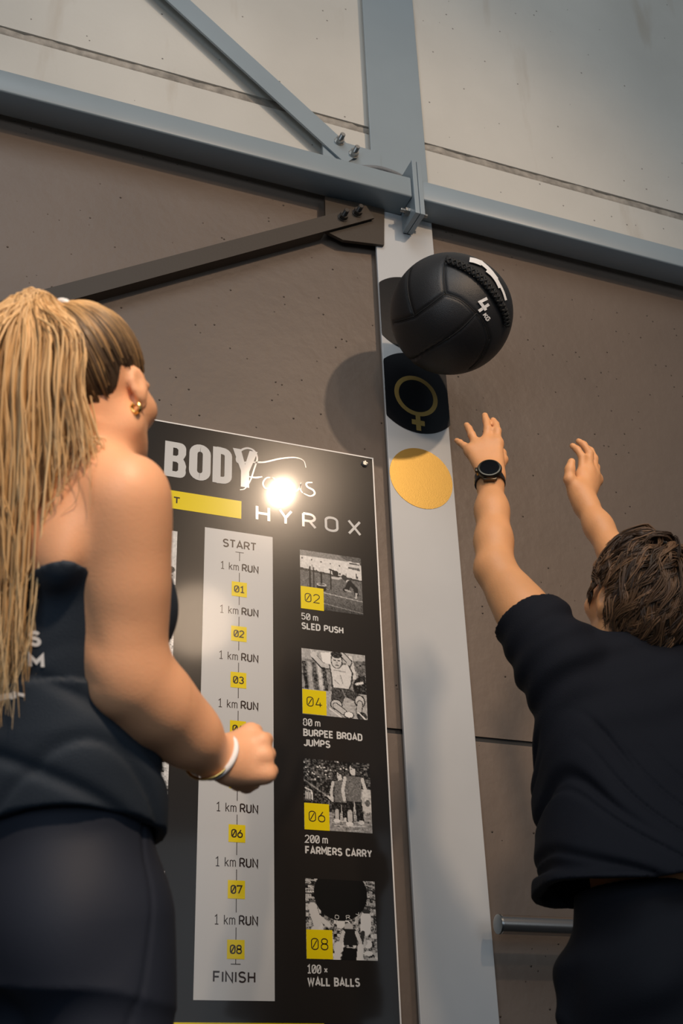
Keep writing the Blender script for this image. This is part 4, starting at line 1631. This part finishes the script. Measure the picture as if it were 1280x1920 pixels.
    def hcut(d, X, Y, Z):
        p0 = K((0, .052, .055))
        x_, y_, z_ = X - p0[0], Y - p0[1], Z - p0[2]
        f_ = x_ * hF[0] + y_ * hF[1] + z_ * hF[2]
        u_ = x_ * hU[0] + y_ * hU[1] + z_ * hU[2]
        r_ = x_ * hR[0] + y_ * hR[1] + z_ * hR[2]
        # keep above the hairline: clear the face, the ears and the neck
        k1 = f_ - .012 * sc
        k2 = (-u_ - .052 * sc) + np.where(f_ > -.078 * sc, .0, -.045 * sc) + np.clip((f_ + .05 * sc) * .7, -.06, .1)
        return np.maximum(np.maximum(d, k1), k2) + .003 * sines(X, Y, Z, 8, 60)
    cap.post(hcut)
    scalp = fast_mesh('hair', *cap.surface(.005), M_HAIR)
    fixed_tone(scalp, (.018, .010, .006))
    adopt(scalp, root)
    r_ = np.random.default_rng(5)
    paths, radii, tones = [], [], []
    crown = np.array([.004, -.060, .125])
    cen = np.array([0, -.027, .012])
    rad = np.array([.090, .107, .121])
    for i in range(480):
        while True:
            v = nrm(r_.normal(size=3))
            if v[1] > .62 or v[2] < -.93:
                continue
            if v[1] > .05 and v[2] < .10:
                continue
            if v[1] > -.28 and v[2] < -.12:
                continue
            break
        top_ = np.array([.10, -.30, .95])
        down = v - nrm(top_) * 1.0
        if v[1] > .1 and v[2] > .2:                       # the fringe is swept up and to the side
            down = np.array([-.6, .25, .1])
        down = down + np.array([-.22, 0, 0])
        down = nrm(down - v * (down @ v))
        down = nrm(down + .17 * r_.normal(size=3))
        down = nrm(down - v * (down @ v))
        ln = r_.uniform(.55, 1.05)
        if v[2] < -.25:
            ln *= .7
        elif v[1] > -.25 and abs(v[0]) > .6:
            ln *= .62
        n_ = 14
        amp, ph, fr = r_.uniform(.03, .11), r_.uniform(0, 6.28), r_.uniform(3.5, 7)
        w = nrm(np.cross(v, down))
        vol = r_.uniform(1.04, 1.15)
        b0 = r_.random()
        base_c = np.array([.030, .016, .0085]) * (1 - b0) + np.array([.190, .103, .052]) * b0 ** 1.4
        for q_ in range(9):
            o1 = r_.normal(size=3) * .042
            o2 = o1 * .35 + r_.normal(size=3) * .012
            dl = r_.uniform(.85, 1.1)
            v1 = vol + r_.normal() * .015
            P = []
            for j in range(n_):
                t_ = j / (n_ - 1)
                q = v + down * ln * dl * t_ + w * amp * math.sin(ph + fr * t_) + o1 * (1 - t_) + o2 * t_
                q = nrm(q)
                lf = 1.0 + (v1 - 1.0) * min(1, t_ * 3.2) + .03 * t_ * t_
                P.append(cen + rad * q * lf)
            P = np.array(P)
            near = np.minimum(np.linalg.norm((P - np.array([-.085, -.008, -.012])) / [1.4, 1, 1.2], axis=1), np.linalg.norm((P - np.array([.085, -.008, -.012])) / [1.4, 1, 1.2], axis=1)) < .027
            if near.any():                                # hair parts around the ears
                cut = int(np.argmax(near))
                if cut < 5:
                    continue
                P = P[:cut]
            P = catmull(P, n_)
            paths.append([K(pt) for pt in P])
            t_ = np.linspace(0, 1, n_)
            radii.append(r_.uniform(.0011, .0024) * np.minimum(1, .4 + t_ * 5) * (1 - .9 * t_ ** 2.5))
            tones.append(base_c * r_.uniform(.7, 1.35))
    strands('hair_locks', paths, radii, tones, root, 'wavy brown hair', n=6, flat=.55)

    # watch on the left wrist
    wd = nrm(wrL - elL)
    wc = wrL * .93 + elL * .07
    wc = at(918, 902, 2.775)
    face = nrm(-cf * 1.0 + .25 * cu - .12 * cr)          # dial points back along the hand
    face = nrm(face - wd * (face @ wd))
    sd = np.cross(wd, face)
    watch = empty('watch', tuple(wc))
    ring = []
    for a in np.linspace(0, 2 * math.pi, 41):
        ring.append(wc + .0335 * math.cos(a) * sd + .0320 * math.sin(a) * face)
    V, F = [], []
    for p_ in ring:
        o_ = nrm(p_ - wc)
        for (dw, dr) in ((-.0105, -.0012), (.0105, -.0012), (.0105, .0016), (-.0105, .0016)):
            V.append(p_ + dw * wd + dr * o_)
    for i in range(40):
        for j in range(4):
            F.append((i * 4 + j, i * 4 + (j + 1) % 4, i * 4 + 4 + (j + 1) % 4, i * 4 + 4 + j))
    strap = mesh('strap', V, F, M_WATCH, sm=True, ang=.8)
    sub_adopt(strap, watch)
    fm = frame(wc + .0300 * face, face, wd) @ Matrix.Scale(1.18, 4)
    case = MB().lathe([(.0195, 0), (.0232, .002), (.0236, .008), (.0215, .0115), (.0190, .0118), (.0186, .0108)], 40, fm)
    for a in range(2):
        sg = 1 - 2 * a
        case.box((sg * .019 - .006, -.013, -.003), (sg * .019 + .006, .013, .005), .002, fm)
    case.box((-.005, .0225, .0025), (.005, .0275, .0085), .0015, fm)
    case = case.build('case', M_BEZEL, sm=True, ang=.5)
    sub_adopt(case, watch)
    dial = MB().lathe([(.0184, .0109), (.0182, .0114), (.001, .0114)], 40, fm).build('dial', M_DIAL, sm=True)
    sub_adopt(dial, watch)
    acc = MB().box((-.009, .0215, -.001), (.009, .0245, .002), .001, fm).build('accent', M_ORANGE)
    sub_adopt(acc, watch)
    sub_adopt(watch, root)


build_man()


# ------------------------------------------------------------------ the woman
def build_woman():
    th = math.radians(66)
    fw = np.array([math.sin(th), math.cos(th), 0])
    rt = np.array([math.cos(th), -math.sin(th), 0])
    neck = at(163, 878, 1.63)
    chest = at(130, 1090, 1.62)
    hipc = at(98, 1660, 1.66)
    base = np.array([hipc[0], hipc[1], 0])
    root = empty('person', (hipc[0], hipc[1], 0))
    tag(root, 'blonde person with a high ponytail in black sleeveless top, seen from behind', 'person')
    shR = at(238, 930, 1.545)
    elR = at(243, 1276, 1.570)
    wrR = at(394, 1418, 1.690)
    shL = 2 * (neck - .045 * UP) - shR + .0 * fw
    shL = neck - .045 * UP - .155 * rt + .02 * fw
    elL = shL - .25 * UP - .05 * rt - .03 * fw
    wrL = elL + .16 * fw + .03 * rt + .13 * UP

    def cz(z):                                           # centre of the trunk at a height
        pts = np.array([neck - .015 * fw, chest, at(95, 1340, 1.64), hipc])
        o_ = np.argsort(pts[:, 2])
        return np.array([np.interp(z, pts[o_, 2], pts[o_, i]) for i in range(2)])

    def hd_(z):
        return np.interp(z, [.9, 1.15, 1.35], [math.radians(52), math.radians(58), th])

    def st(z, a, b, f=0.0):
        c = cz(z)
        h = hd_(z)
        return (z, c[0] + f * math.sin(h), c[1] + f * math.cos(h), a, b, h)
    S = Sdf()
    zn = neck[2]
    zh = hipc[2]
    S.loft([st(zh - .13, .145, .105), st(zh, .150, .110, -.01), st(zh + .10, .128, .094), st(zh + .19, .114, .086), st(zn - .21, .124, .094), st(zn - .13, .134, .096), st(zn - .05, .118, .078), st(zn, .06, .05)], k=.03)
    for sg, sh in ((1, shR), (-1, shL)):
        S.cone(neck - .02 * UP + sg * .02 * rt - .005 * fw, sh, .040, .046, .05)
        S.ell(np.array([*cz(zn - .17), zn - .17]) + .070 * fw + sg * .060 * rt, (rt, fw, UP), (.054, .044, .056), .03)
        # shoulder blade
        S.ell(np.array([*cz(zn - .12), zn - .12]) - .062 * fw + sg * .070 * rt, (rt, fw, UP), (.045, .030, .065), .03)
        lg = base + sg * .085 * np.array([math.cos(hd_(.9)), -math.sin(hd_(.9)), 0])
        hf = np.array([math.sin(hd_(.9)), math.cos(hd_(.9)), 0])
        kn = lg + .085 * hf + .46 * UP
        an = lg - .01 * hf + .07 * UP + sg * .02 * rt
        S.chain([lg + (zh - .06) * UP, kn, an], [.090, .056, .034], k=.05)
        S.ell(kn * .68 + an * .32 - .022 * hf, (rt, fw, UP), (.044, .046, .11), .03)
        S.cone(an - .02 * UP, an - .03 * UP + .08 * hf, .031, .026, .03)
    hf = np.array([math.sin(hd_(.9)), math.cos(hd_(.9)), 0])
    hr = np.array([math.cos(hd_(.9)), -math.sin(hd_(.9)), 0])
    for sg in (-1, 1):
        S.ell(base - .060 * hf + sg * .066 * hr + (zh - .05) * UP, (hr, hf, UP), (.078, .072, .095), .04)

    def arm(sh, el, wr, out, flex):
        S.chain([sh, sh * .55 + el * .45, el], [.0460, .0400, .0345], k=.02, k0=.018)
        d = nrm(el - sh)
        b_ = nrm(out - d * (out @ d))
        c_ = np.cross(d, b_)
        S.ell(sh * .86 + el * .14 + .006 * b_, (d, b_, c_), (.075, .044, .046), .018)      # deltoid
        S.ell(sh * .50 + el * .50 - .010 * c_, (d, b_, c_), (.13, .034, .036), .04)
        S.ell(sh * .5 + el * .5 + .010 * c_, (d, b_, c_), (.12, .034, .035), .04)
        d2 = nrm(wr - el)
        f_ = nrm(flex - d2 * (flex @ d2))
        S.chain([el, el * .70 + wr * .30, el * .28 + wr * .72, wr], [.0350, .0365, .0315, .0258], k=.04)
        S.ell(el * .72 + wr * .28 + .006 * f_, (d2, f_, np.cross(d2, f_)), (.10, .034, .036), .05)
        S.ell(el - .024 * nrm(d2 - d), (d, b_, c_), (.020, .017, .017), .022)
    arm(shR, elR, wrR, rt, fw)
    S.ell(at(200, 1292, 1.555), (cr, cu, cf), (.018, .015, .020), .014)
    arm(shL, elL, wrL, -rt, fw)
    # right fist, back of the hand to the viewer
    H = at
    D0 = 1.715
    k_ = [H(470, 1374, D0 + .025), H(490, 1390, D0 + .008), H(495, 1418, D0 - .002), H(499, 1450, D0 - .006)]
    heel = H(428, 1420, 1.705)
    for q, r_ in zip(k_, (.0125, .0130, .0130, .0120)):
        S.cone(heel + (q - k_[1]) * .45, q, .0165, r_, .012)
    S.cone(k_[0], k_[3], .0110, .0110, .010)
    S.cone(wrR, heel, .0245, .0220, .02)
    S.cone(heel + .008 * UP, H(455, 1400, D0 + .02), .020, .018, .02)
    S.cone(heel - .012 * UP, H(470, 1452, D0 + .004), .018, .016, .02)
    inw = cf * .030
    for i, q in enumerate(k_):                           # fingers curled forward and under
        p1 = q + cf * .034 + cr * .004 - cu * .004
        p2 = p1 - cr * .020 - cu * .010 + cf * .006
        p3 = p2 - cr * .014 - cf * .016
        S.chain([q, p1, p2, p3], [.0112, .0102, .0095, .0082], k=.004, k0=.008)
    q = H(452, 1468, D0 - .002)
    S.chain([H(432, 1440, 1.705), H(446, 1466, D0 + .004), H(462, 1473, D0 + .022), H(476, 1470, D0 + .034)], [.016, .0112, .0104, .0088], k=.006, k0=.015)
    # left fist (hidden behind the body)
    hd2 = nrm(wrL - elL)
    kk = wrL + .085 * hd2
    S.cone(wrL, kk, .025, .026, .02, flat=(rt, 1.4))
    for i in range(4):
        q = kk + (i - 1.5) * .019 * nrm(np.cross(hd2, rt))
        S.chain([q, q + .02 * hd2 + .018 * rt, q - .004 * hd2 + .034 * rt, q - .018 * hd2 + .026 * rt], [.0105, .0098, .009, .008], k=.004)
    S.chain([wrL + .03 * hd2, wrL + .05 * hd2 + .03 * rt, kk + .045 * rt], [.014, .011, .009], k=.008)
    # head
    hp = math.radians(14)
    hy_ = math.radians(43)
    hF = np.array([math.sin(hy_), math.cos(hy_), 0])
    hR = np.array([math.cos(hy_), -math.sin(hy_), 0])
    hU = math.cos(hp) * UP - math.sin(hp) * hF
    hF = math.cos(hp) * hF + math.sin(hp) * UP
    hc = at(176, 736, 1.64)
    sc = .90
    S.cone(neck - .01 * UP, hc + sc * (-.022 * hF - .05 * hU), .052, .050, .03)
    head_sdf(S, hc, hR, hF, hU, sc, True)
    body = fast_mesh('body', *S.surface(.0042), M_SKIN_W)
    adopt(body, root)
    eyes(hc, hR, hF, hU, sc, root)

    # sleeveless top, cut straight across the back
    ztop = at(110, 1102, 1.56)[2]
    T = Sdf()
    T.loft([st(zh + .045, .142, .112, -.004), st(zh + .11, .146, .112), st(zh + .19, .130, .102), st(zn - .21, .134, .104), st(zn - .13, .140, .103), st(zn - .05, .124, .085)], k=.03)
    for sg in (-1, 1):
        T.ell(np.array([*cz(zn - .17), zn - .17]) + .071 * fw + sg * .060 * rt, (rt, fw, UP), (.060, .050, .060), .04)
        T.ell(np.array([*cz(zn - .12), zn - .12]) - .062 * fw + sg * .070 * rt, (rt, fw, UP), (.050, .036, .070), .03)
    lo_, hi_ = zh + .055, ztop

    def tk(d, X, Y, Z):
        a = X * rt[0] + Y * rt[1]
        w = sines(X, Y, Z, 21, 10)
        low = np.clip((zh + .26 - Z) / .12, 0, 1)
        d = d + low * (.0062 * np.exp(-(np.abs(np.sin(Z * 24 + a * 13 + 1.6 * w)) / .28) ** 2) + .0045 * np.exp(-(np.abs(np.sin(Z * 33 - a * 20 + 1.8 * w + .7)) / .25) ** 2) - .004) + .0022 * sines(X, Y, Z, 12, 45) - .010 * low * (Z < zh + .2)
        d = np.where((Z < lo_ + .03) | (Z > hi_ - .04), np.maximum(d, -(d + .0115)), d)
        fr = (X - neck[0]) * fw[0] + (Y - neck[1]) * fw[1]
        top = hi_ + np.clip(fr, 0, .2) * .35
        d = np.maximum(d, Z - top)
        return np.maximum(d, lo_ + .012 * np.sin(a * 9) - .05 * np.clip(fr, -.2, .2) - Z)
    T.post(tk)
    top = fast_mesh('tank_top', *T.surface(.0045), M_TANK)
    adopt(top, root)
    # print on the back: right ends of the lines
    dg = bpy.context.evaluated_depsgraph_get()
    dg.update()
    from mathutils.bvhtree import BVHTree
    bvh = BVHTree.FromObject(top, dg)
    off = Vector(root.location)

    def on_top(px, py):
        d = Vector(ray(px, py)).normalized()
        h_ = bvh.ray_cast(Vector(CAM), d)
        p_ = h_[0] if h_[0] is not None else Vector(at(px, py, 1.5))
        return np.array(p_ - d * .0012)
    V, F = [], []
    for ch, x0, y0, w_, h_ in (('S', 58, 1212, 22, 30), ('M', 57, 1253, 29, 27)):
        fn = lambda q, x0=x0, y0=y0: on_top(x0 + q[0] - q[1] * .04, y0 - q[1] + q[0] * .06)
        text(ch, 0, 0, h_, 7.0, V, F, fn, width=w_ - 6)
    M_PR = M_WPRINT
    pr_ = mesh('print', V, F, M_PR)
    sub_adopt(pr_, top)
    V, F = [], []
    for (xa, ya, xb, yb, wd) in ((-14, 1312, 18, 1304, 11), (20, 1299, 22, 1311, 5), (27, 1296, 28, 1309, 5), (33, 1301, 46, 1304, 6)):
        n_ = 5
        ribbon([(xa + (xb - xa) * i / (n_ - 1), -(ya + (yb - ya) * i / (n_ - 1))) for i in range(n_)], wd, False, V, F, lambda q: on_top(q[0], -q[1]))
    pr_ = mesh('print', V, F, M_PR)
    sub_adopt(pr_, top)

    # leggings
    W = Sdf()
    W.loft([st(zh - .14, .150, .110), st(zh, .155, .115, -.01), st(zh + .085, .140, .104)], k=.03)
    for sg in (-1, 1):
        lg = base + sg * .085 * hr
        kn = lg + .085 * hf + .46 * UP
        an = lg - .01 * hf + .07 * UP + sg * .02 * rt
        W.chain([lg + (zh - .06) * UP, kn, an + .03 * UP], [.096, .062, .039], k=.05)
        W.ell(kn * .68 + an * .32 - .022 * hf, (rt, fw, UP), (.049, .051, .115), .03)
        W.ell(base - .060 * hf + sg * .066 * hr + (zh - .05) * UP, (hr, hf, UP), (.083, .077, .100), .04)
    side = base + 0.16 * hr

    def seam(d, X, Y, Z):
        a = (X - base[0]) * hf[0] + (Y - base[1]) * hf[1]
        b = (X - base[0]) * hr[0] + (Y - base[1]) * hr[1]
        g = np.exp(-((a + .012 + .05 * np.clip(zh - .05 - Z, 0, .3)) / .004) ** 2) * (b > .05)
        return d + .0022 * g + .0012 * sines(X, Y, Z, 2, 40)
    W.post(seam)
    adopt(fast_mesh('leggings', *W.surface(.005), M_LEGG), root)
    for sg in (-1, 1):
        an = base + sg * .085 * hr - .01 * hf + sg * .02 * rt
        shoe(root, hf, an)

    # hair pulled back over the scalp to the tie
    K = lambda v: hc + sc * (v[0] * hR + v[1] * hF + v[2] * hU)
    tie_w = at(110, 584, 1.615)
    tl = (tie_w - hc) / sc
    tie = np.array([tl @ hR, tl @ hF, tl @ hU])
    cen = np.array([0, -.016, .030])
    rad = np.array([.0785, .0995, .0985])
    cap = Sdf()
    cap.ell(K(cen), (hR, hF, hU), rad * sc, .02)

    def hcut(d, X, Y, Z):
        x_, y_, z_ = X - hc[0], Y - hc[1], Z - hc[2]
        f_ = (x_ * hF[0] + y_ * hF[1] + z_ * hF[2]) / sc
        u_ = (x_ * hU[0] + y_ * hU[1] + z_ * hU[2]) / sc
        k1 = f_ - (.030 + .42 * (u_ - .02))              # hairline over forehead and temple
        k2 = -(u_ + .030) - np.clip((-.045 - f_) * .9, 0, .045)
        k3 = np.where(f_ > -.042, .012 - u_, -1)
        return np.maximum(np.maximum(d, k1 * sc), np.maximum(k2, k3) * sc)
    cap.post(hcut)
    scalp = fast_mesh('hair', *cap.surface(.0045), M_HAIR)
    fixed_tone(scalp, (.055, .034, .018))
    adopt(scalp, root)
    r_ = np.random.default_rng(15)
    paths, radii, tones = [], [], []
    tn = nrm((tie - cen) / rad)
    blond = np.array([.72, .43, .175])
    pale = np.array([.86, .65, .38])
    dark = np.array([.050, .029, .015])
    mid = np.array([.36, .205, .082])
    for i in range(1300):
        while True:
            v = nrm(r_.normal(size=3))
            p_ = cen + rad * v
            hl = .030 + .42 * (p_[2] - .02)
            edge = min(hl - p_[1], (p_[2] - .008) if p_[1] > -.045 else p_[2] + .080)
            if edge > 0 and (edge < .04 or r_.random() < .5):
                break
        n_ = 12
        om = math.acos(np.clip(v @ tn, -1, 1))
        P = []
        lift0 = r_.uniform(1.0, 1.03)
        amp, ph = r_.uniform(-.035, .035), r_.uniform(0, 3)
        w = np.cross(v, tn)
        for j in range(n_):
            t_ = j / (n_ - 1)
            q = (math.sin((1 - t_) * om) * v + math.sin(t_ * om) * tn) / max(math.sin(om), 1e-3)
            q = nrm(q + w * amp * math.sin(math.pi * t_ + ph * .2))
            pt = cen + rad * q * (lift0 + .02 * math.sin(math.pi * t_))
            if pt[2] < -.01 and pt[1] < -.03:
                pt[1] -= .004
            pt = pt * (1 - t_ ** 5) + tie * t_ ** 5
            P.append(K(pt))
        paths.append(P)
        t_ = np.linspace(0, 1, n_)
        R0 = r_.uniform(.0012, .0028)
        radii.append(R0 * np.minimum(1, .45 + t_ * 3) * (1 - .35 * t_))
        up_ = np.clip((v[2] + .15) / .9, 0, 1)
        b = np.clip((up_ - .12) * 1.05 + r_.normal() * .24, 0, 1)
        c0 = dark * (1 - b) + blond * b if r_.random() < .8 else mid
        c1 = c0 * .55 + blond * .45
        tones.append(c0[None] * (1 - t_[:, None] ** 1.5) + c1[None] * t_[:, None] ** 1.5)
    strands('hair_locks', paths, radii, tones, root, 'dark blonde hair combed back to the tie', n=5, flat=.5)
    # tie
    fm = frame(tie_w, nrm(at(80, 560, 1.59) - tie_w))
    tp = []
    for a in np.linspace(0, 2 * math.pi, 40):
        tp.append(np.array(fm @ Vector((.0150 * math.cos(a), .0150 * math.sin(a), 0))))
    V, F = tube_arrays(tp, .0052, 8, cap=False)
    adopt(mesh('hair_tie', V, F, M_BAND, sm=True), root)
    # ponytail
    paths, radii, tones = [], [], []
    for i in range(2300):
        u_ = r_.random()
        core = r_.normal() * .5
        dp = 1.555 + .035 * core                          # depth spread of the tail
        x7 = -55 + 205 * u_ + r_.normal() * 6
        x9 = -60 + (215 * u_ if u_ < .62 else 133 + (u_ - .62) * 300) + r_.normal() * 10
        long_ = u_ < .70
        P = [at(113 + r_.normal() * 5, 582 + r_.normal() * 5, 1.615 + r_.normal() * .006),
             at(88 - 62 * (1 - u_) + r_.normal() * 5, 548 + 36 * abs(u_ - .55) ** 1.2 + r_.normal() * 3 + 20 * max(0, -core), 1.592 + .02 * core),
             at(.55 * (-25 + 175 * u_) + .45 * x7 + r_.normal() * 3, 628 + r_.normal() * 8, 1.570 + .03 * core),
             at(x7, 720, dp), at((x7 + x9) / 2 + r_.normal() * 5, 810, dp - .004)]
        if long_:
            x11 = -45 + 175 * u_ + r_.normal() * 9
            end = r_.uniform(1060, 1370) if r_.random() < .7 else r_.uniform(980, 1130)
            x13 = -30 + 95 * u_ + r_.normal() * 16
            P += [at(x9 * .8 + x11 * .2, 905, dp - .006), at(x11, 1020, dp - .004)]
            if end > 1080:
                P += [at(x11 * .55 + x13 * .45, 1080 + (end - 1080) * .5, dp - .002), at(x13 + r_.normal() * 8, end, dp + .006)]
        else:
            end = r_.uniform(850, 960)
            P += [at(x9 - 6 + r_.normal() * 8, end - 30, dp - .004), at(x9 - 28 + r_.normal() * 18, end + 12, dp)]
        n_ = 24
        Q_ = catmull(P, n_)
        paths.append(Q_)
        t_ = np.linspace(0, 1, n_)
        R0 = r_.uniform(.0008, .0020)
        radii.append(R0 * np.minimum(1, .4 + t_ * 5) * (1 - .88 * t_ ** 3))
        b = np.clip(r_.normal() * .32 + .55, 0, 1)
        c0 = mid * (1 - b) + blond * b
        c1 = blond * (1 - b) + pale * b
        if r_.random() < .10:
            c0, c1 = mid * .7, mid
        tones.append(c0[None] * (1 - t_[:, None]) + c1[None] * t_[:, None])
    strands('ponytail', paths, radii, tones, root, 'long blonde ponytail', n=6, flat=.5)

    # gold hoop earring
    ec = K((.0835, -.006, -.049))
    ec = at(255, 765, float((ec - CAM) @ cf) - .004)
    e1, e2 = cr * .9 - cf * .3, cu
    earring = empty('earring', tuple(ec))
    for k in range(3):
        P = []
        for a in np.linspace(math.radians(120), math.radians(420), 30):
            rr = .0062
            P.append(ec + rr * math.cos(a) * e1 + rr * math.sin(a) * e2 + (k - 1) * .0034 * nrm(np.cross(e1, e2)) + (k - 1) * .0012 * cr)
        V, F = tube_arrays(P, .0024 + .0002 * np.sin(np.arange(30) * 1.8), 10)
        sub_adopt(mesh('hoop', V, F, M_JEWEL, sm=True), earring)
    b_ = MB()
    bmesh.ops.create_uvsphere(b_.bm, u_segments=12, v_segments=8, radius=.0019)
    o_ = b_.build('bead', M_JEWEL, sm=True, ang=3)
    o_.location = ec - .0095 * cu
    sub_adopt(o_, earring)
    sub_adopt(earring, root)

    # wristband and bracelet
    d2 = nrm(wrR - elR)
    def ring(cpos, r_, tr, mt, name, tilt, fl=1.0):
        ax = nrm(d2 + tilt)
        fm = frame(cpos, ax)
        P = [np.array(fm @ Vector((r_ * math.cos(a), r_ * math.sin(a), 0))) for a in np.linspace(0, 2 * math.pi, 60)]
        V, F = tube_arrays(P, tr, 10, cap=False)
        o_ = mesh(name, V, F, mt, sm=True)
        adopt(o_, root)
    ring(wrR * .6 + heel * .4, .0320, .0042, M_BAND, 'wristband', .12 * cr)
    ring(wrR * 1.1 - heel * .1, .0350, .0021, M_JEWEL, 'bracelet', -.25 * cr + .1 * cu)


build_woman()


# ------------------------------------------------------------------ the flying ball
def build_ball():
    c = at(845, 588, 3.66)
    R = .1825
    root = empty('medicine_ball', tuple(c))
    tag(root, 'black leather medicine ball in mid-air in front of the column', 'ball')
    ax = nrm(at(905, 540, 3.5) - c)                       # squashed a little along this axis

    def hit(px, py, off=0.0):
        d = nrm(ray(px, py))
        oc = CAM - c
        b = oc @ d
        q = b * b - (oc @ oc - R * R)
        t_ = -b - math.sqrt(max(q, 0))
        p_ = CAM + d * t_ - c
        return nrm(p_) * (R + off) + c
    seams = [[(834, 550), (831, 520), (832, 495), (838, 478)],
             [(834, 550), (806, 571), (776, 593)],
             [(776, 593), (766, 560), (763, 525), (768, 505)],
             [(834, 550), (865, 562), (893, 587)],
             [(893, 587), (860, 620), (800, 658), (764, 676)],
             [(893, 587), (909, 607), (918, 636)],
             [(776, 593), (752, 600), (736, 604)],
             [(918, 636), (905, 665), (880, 692)]]
    back = [nrm(np.array(v, float)) for v in ((.9, .3, .2), (.2, 1, -.2), (-.6, .7, .4))]

    def arc3(a, b, n):
        a, b = nrm(a), nrm(b)
        om = math.acos(np.clip(a @ b, -1, 1))
        return [c + R * (math.sin((1 - t_) * om) * a + math.sin(t_ * om) * b) / math.sin(om) for t_ in np.linspace(0, 1, n)]
    S = Sdf()
    S.ell(c, (ax, np.cross(ax, UP), np.cross(ax, np.cross(ax, UP))), (R * .985, R, R * 1.0), .01)
    paths = []
    for s_ in seams:
        P = catmull([hit(*q) for q in s_], 16)
        P = [nrm(p_ - c) * R + c for p_ in P]
        paths.append(P)
    for i in range(3):
        paths.append(arc3(back[i], back[(i + 1) % 3], 20))
    allp = np.concatenate(paths)

    def groove(d, X, Y, Z):
        return d + .0025 * sines(X, Y, Z, 31, 18)
    S.post(groove)
    for P in paths:
        for a, b in zip(P, P[1:]):
            S.cone(nrm(a - c) * (R * .992 + .003) + c, nrm(b - c) * (R * .992 + .003) + c, .0028, .0028, .010, sub=True)
    sh = fast_mesh('ball_shell', *S.surface(.0042), M_BALL)
    adopt(sh, root)
    for P in paths:
        Q_ = [nrm(p_ - c) * (R * .992) + c for p_ in P]
        V, F = tube_arrays(Q_, .0014, 6)
        sub = mesh('seam', V, F, M_SEAM, sm=True)
        sub_adopt(sub, sh)
    # braided lacing around the rim of the print panel
    L = catmull([hit(*q, off=.0) for q in ((838, 490), (866, 500), (893, 516), (915, 538), (932, 562), (945, 588), (948, 610))], 150)
    L = np.array([nrm(p_ - c) * (R * .992 + .002) + c for p_ in L])
    T = np.gradient(L, axis=0)
    T /= np.linalg.norm(T, axis=1)[:, None]
    Nn = (L - c) / np.linalg.norm(L - c, axis=1)[:, None]
    B = np.cross(T, Nn)
    t_ = np.linspace(0, 13 * math.pi, 150)
    for ph in (0, 2.1, 4.2):
        P = L + B * (.0105 * np.sin(t_ + ph))[:, None] + Nn * (.006 + .004 * np.cos(2 * t_ + 2 * ph))[:, None]
        V, F = tube_arrays(P, .0042, 6)
        sub_adopt(mesh('lacing', V, F, M_SEAM, sm=True), sh)
    # weight print
    o0 = np.array([890.0, 592.0])

    def on_ball(x, y, off=.0022):
        return hit(x, y, -.0015 + off)
    # letter frame on the photo: baseline direction and up direction
    V, F = [], []
    e1, e2 = np.array([20., 27.]) / 33.6, np.array([22., -15.]) / 26.6
    fnb = lambda q: on_ball(*(np.array([893., 573.]) + e1 * q[0] + e2 * q[1]))
    ribbon([(0, 24), (-2, 9), (17, 9)], 5.6, False, V, F, fnb)
    ribbon([(11, 20), (11, -3)], 5.6, False, V, F, fnb)
    prt = mesh('print', V, F, M_WPRINT)
    sub_adopt(prt, sh)
    V, F = [], []
    fnb2 = lambda q: on_ball(*(np.array([904., 592.]) + e1 * q[0] + e2 * q[1]))
    text('KG', 0, 0, 9.5, 2.2, V, F, fnb2, width=13)
    prt = mesh('print', V, F, M_WPRINT)
    sub_adopt(prt, sh)
    # big white lettering seen edge-on at the rim
    for pts, wd in (([(880, 487), (890, 489), (903, 494)], 9.0), ([(900, 491), (917, 506), (931, 524)], 6.5), ([(912, 507), (923, 516)], 6.0), ([(931, 524), (942, 545), (948, 563)], 4.0), ([(918, 512), (929, 526), (936, 540)], 4.0)):
        V, F = [], []
        P = catmull(pts, 8)
        ribbon([(a, -b) for a, b in P], wd, False, V, F, lambda q: on_ball(q[0], -q[1]))
        sub_adopt(mesh('print', V, F, M_WPRINT), sh)


build_ball()
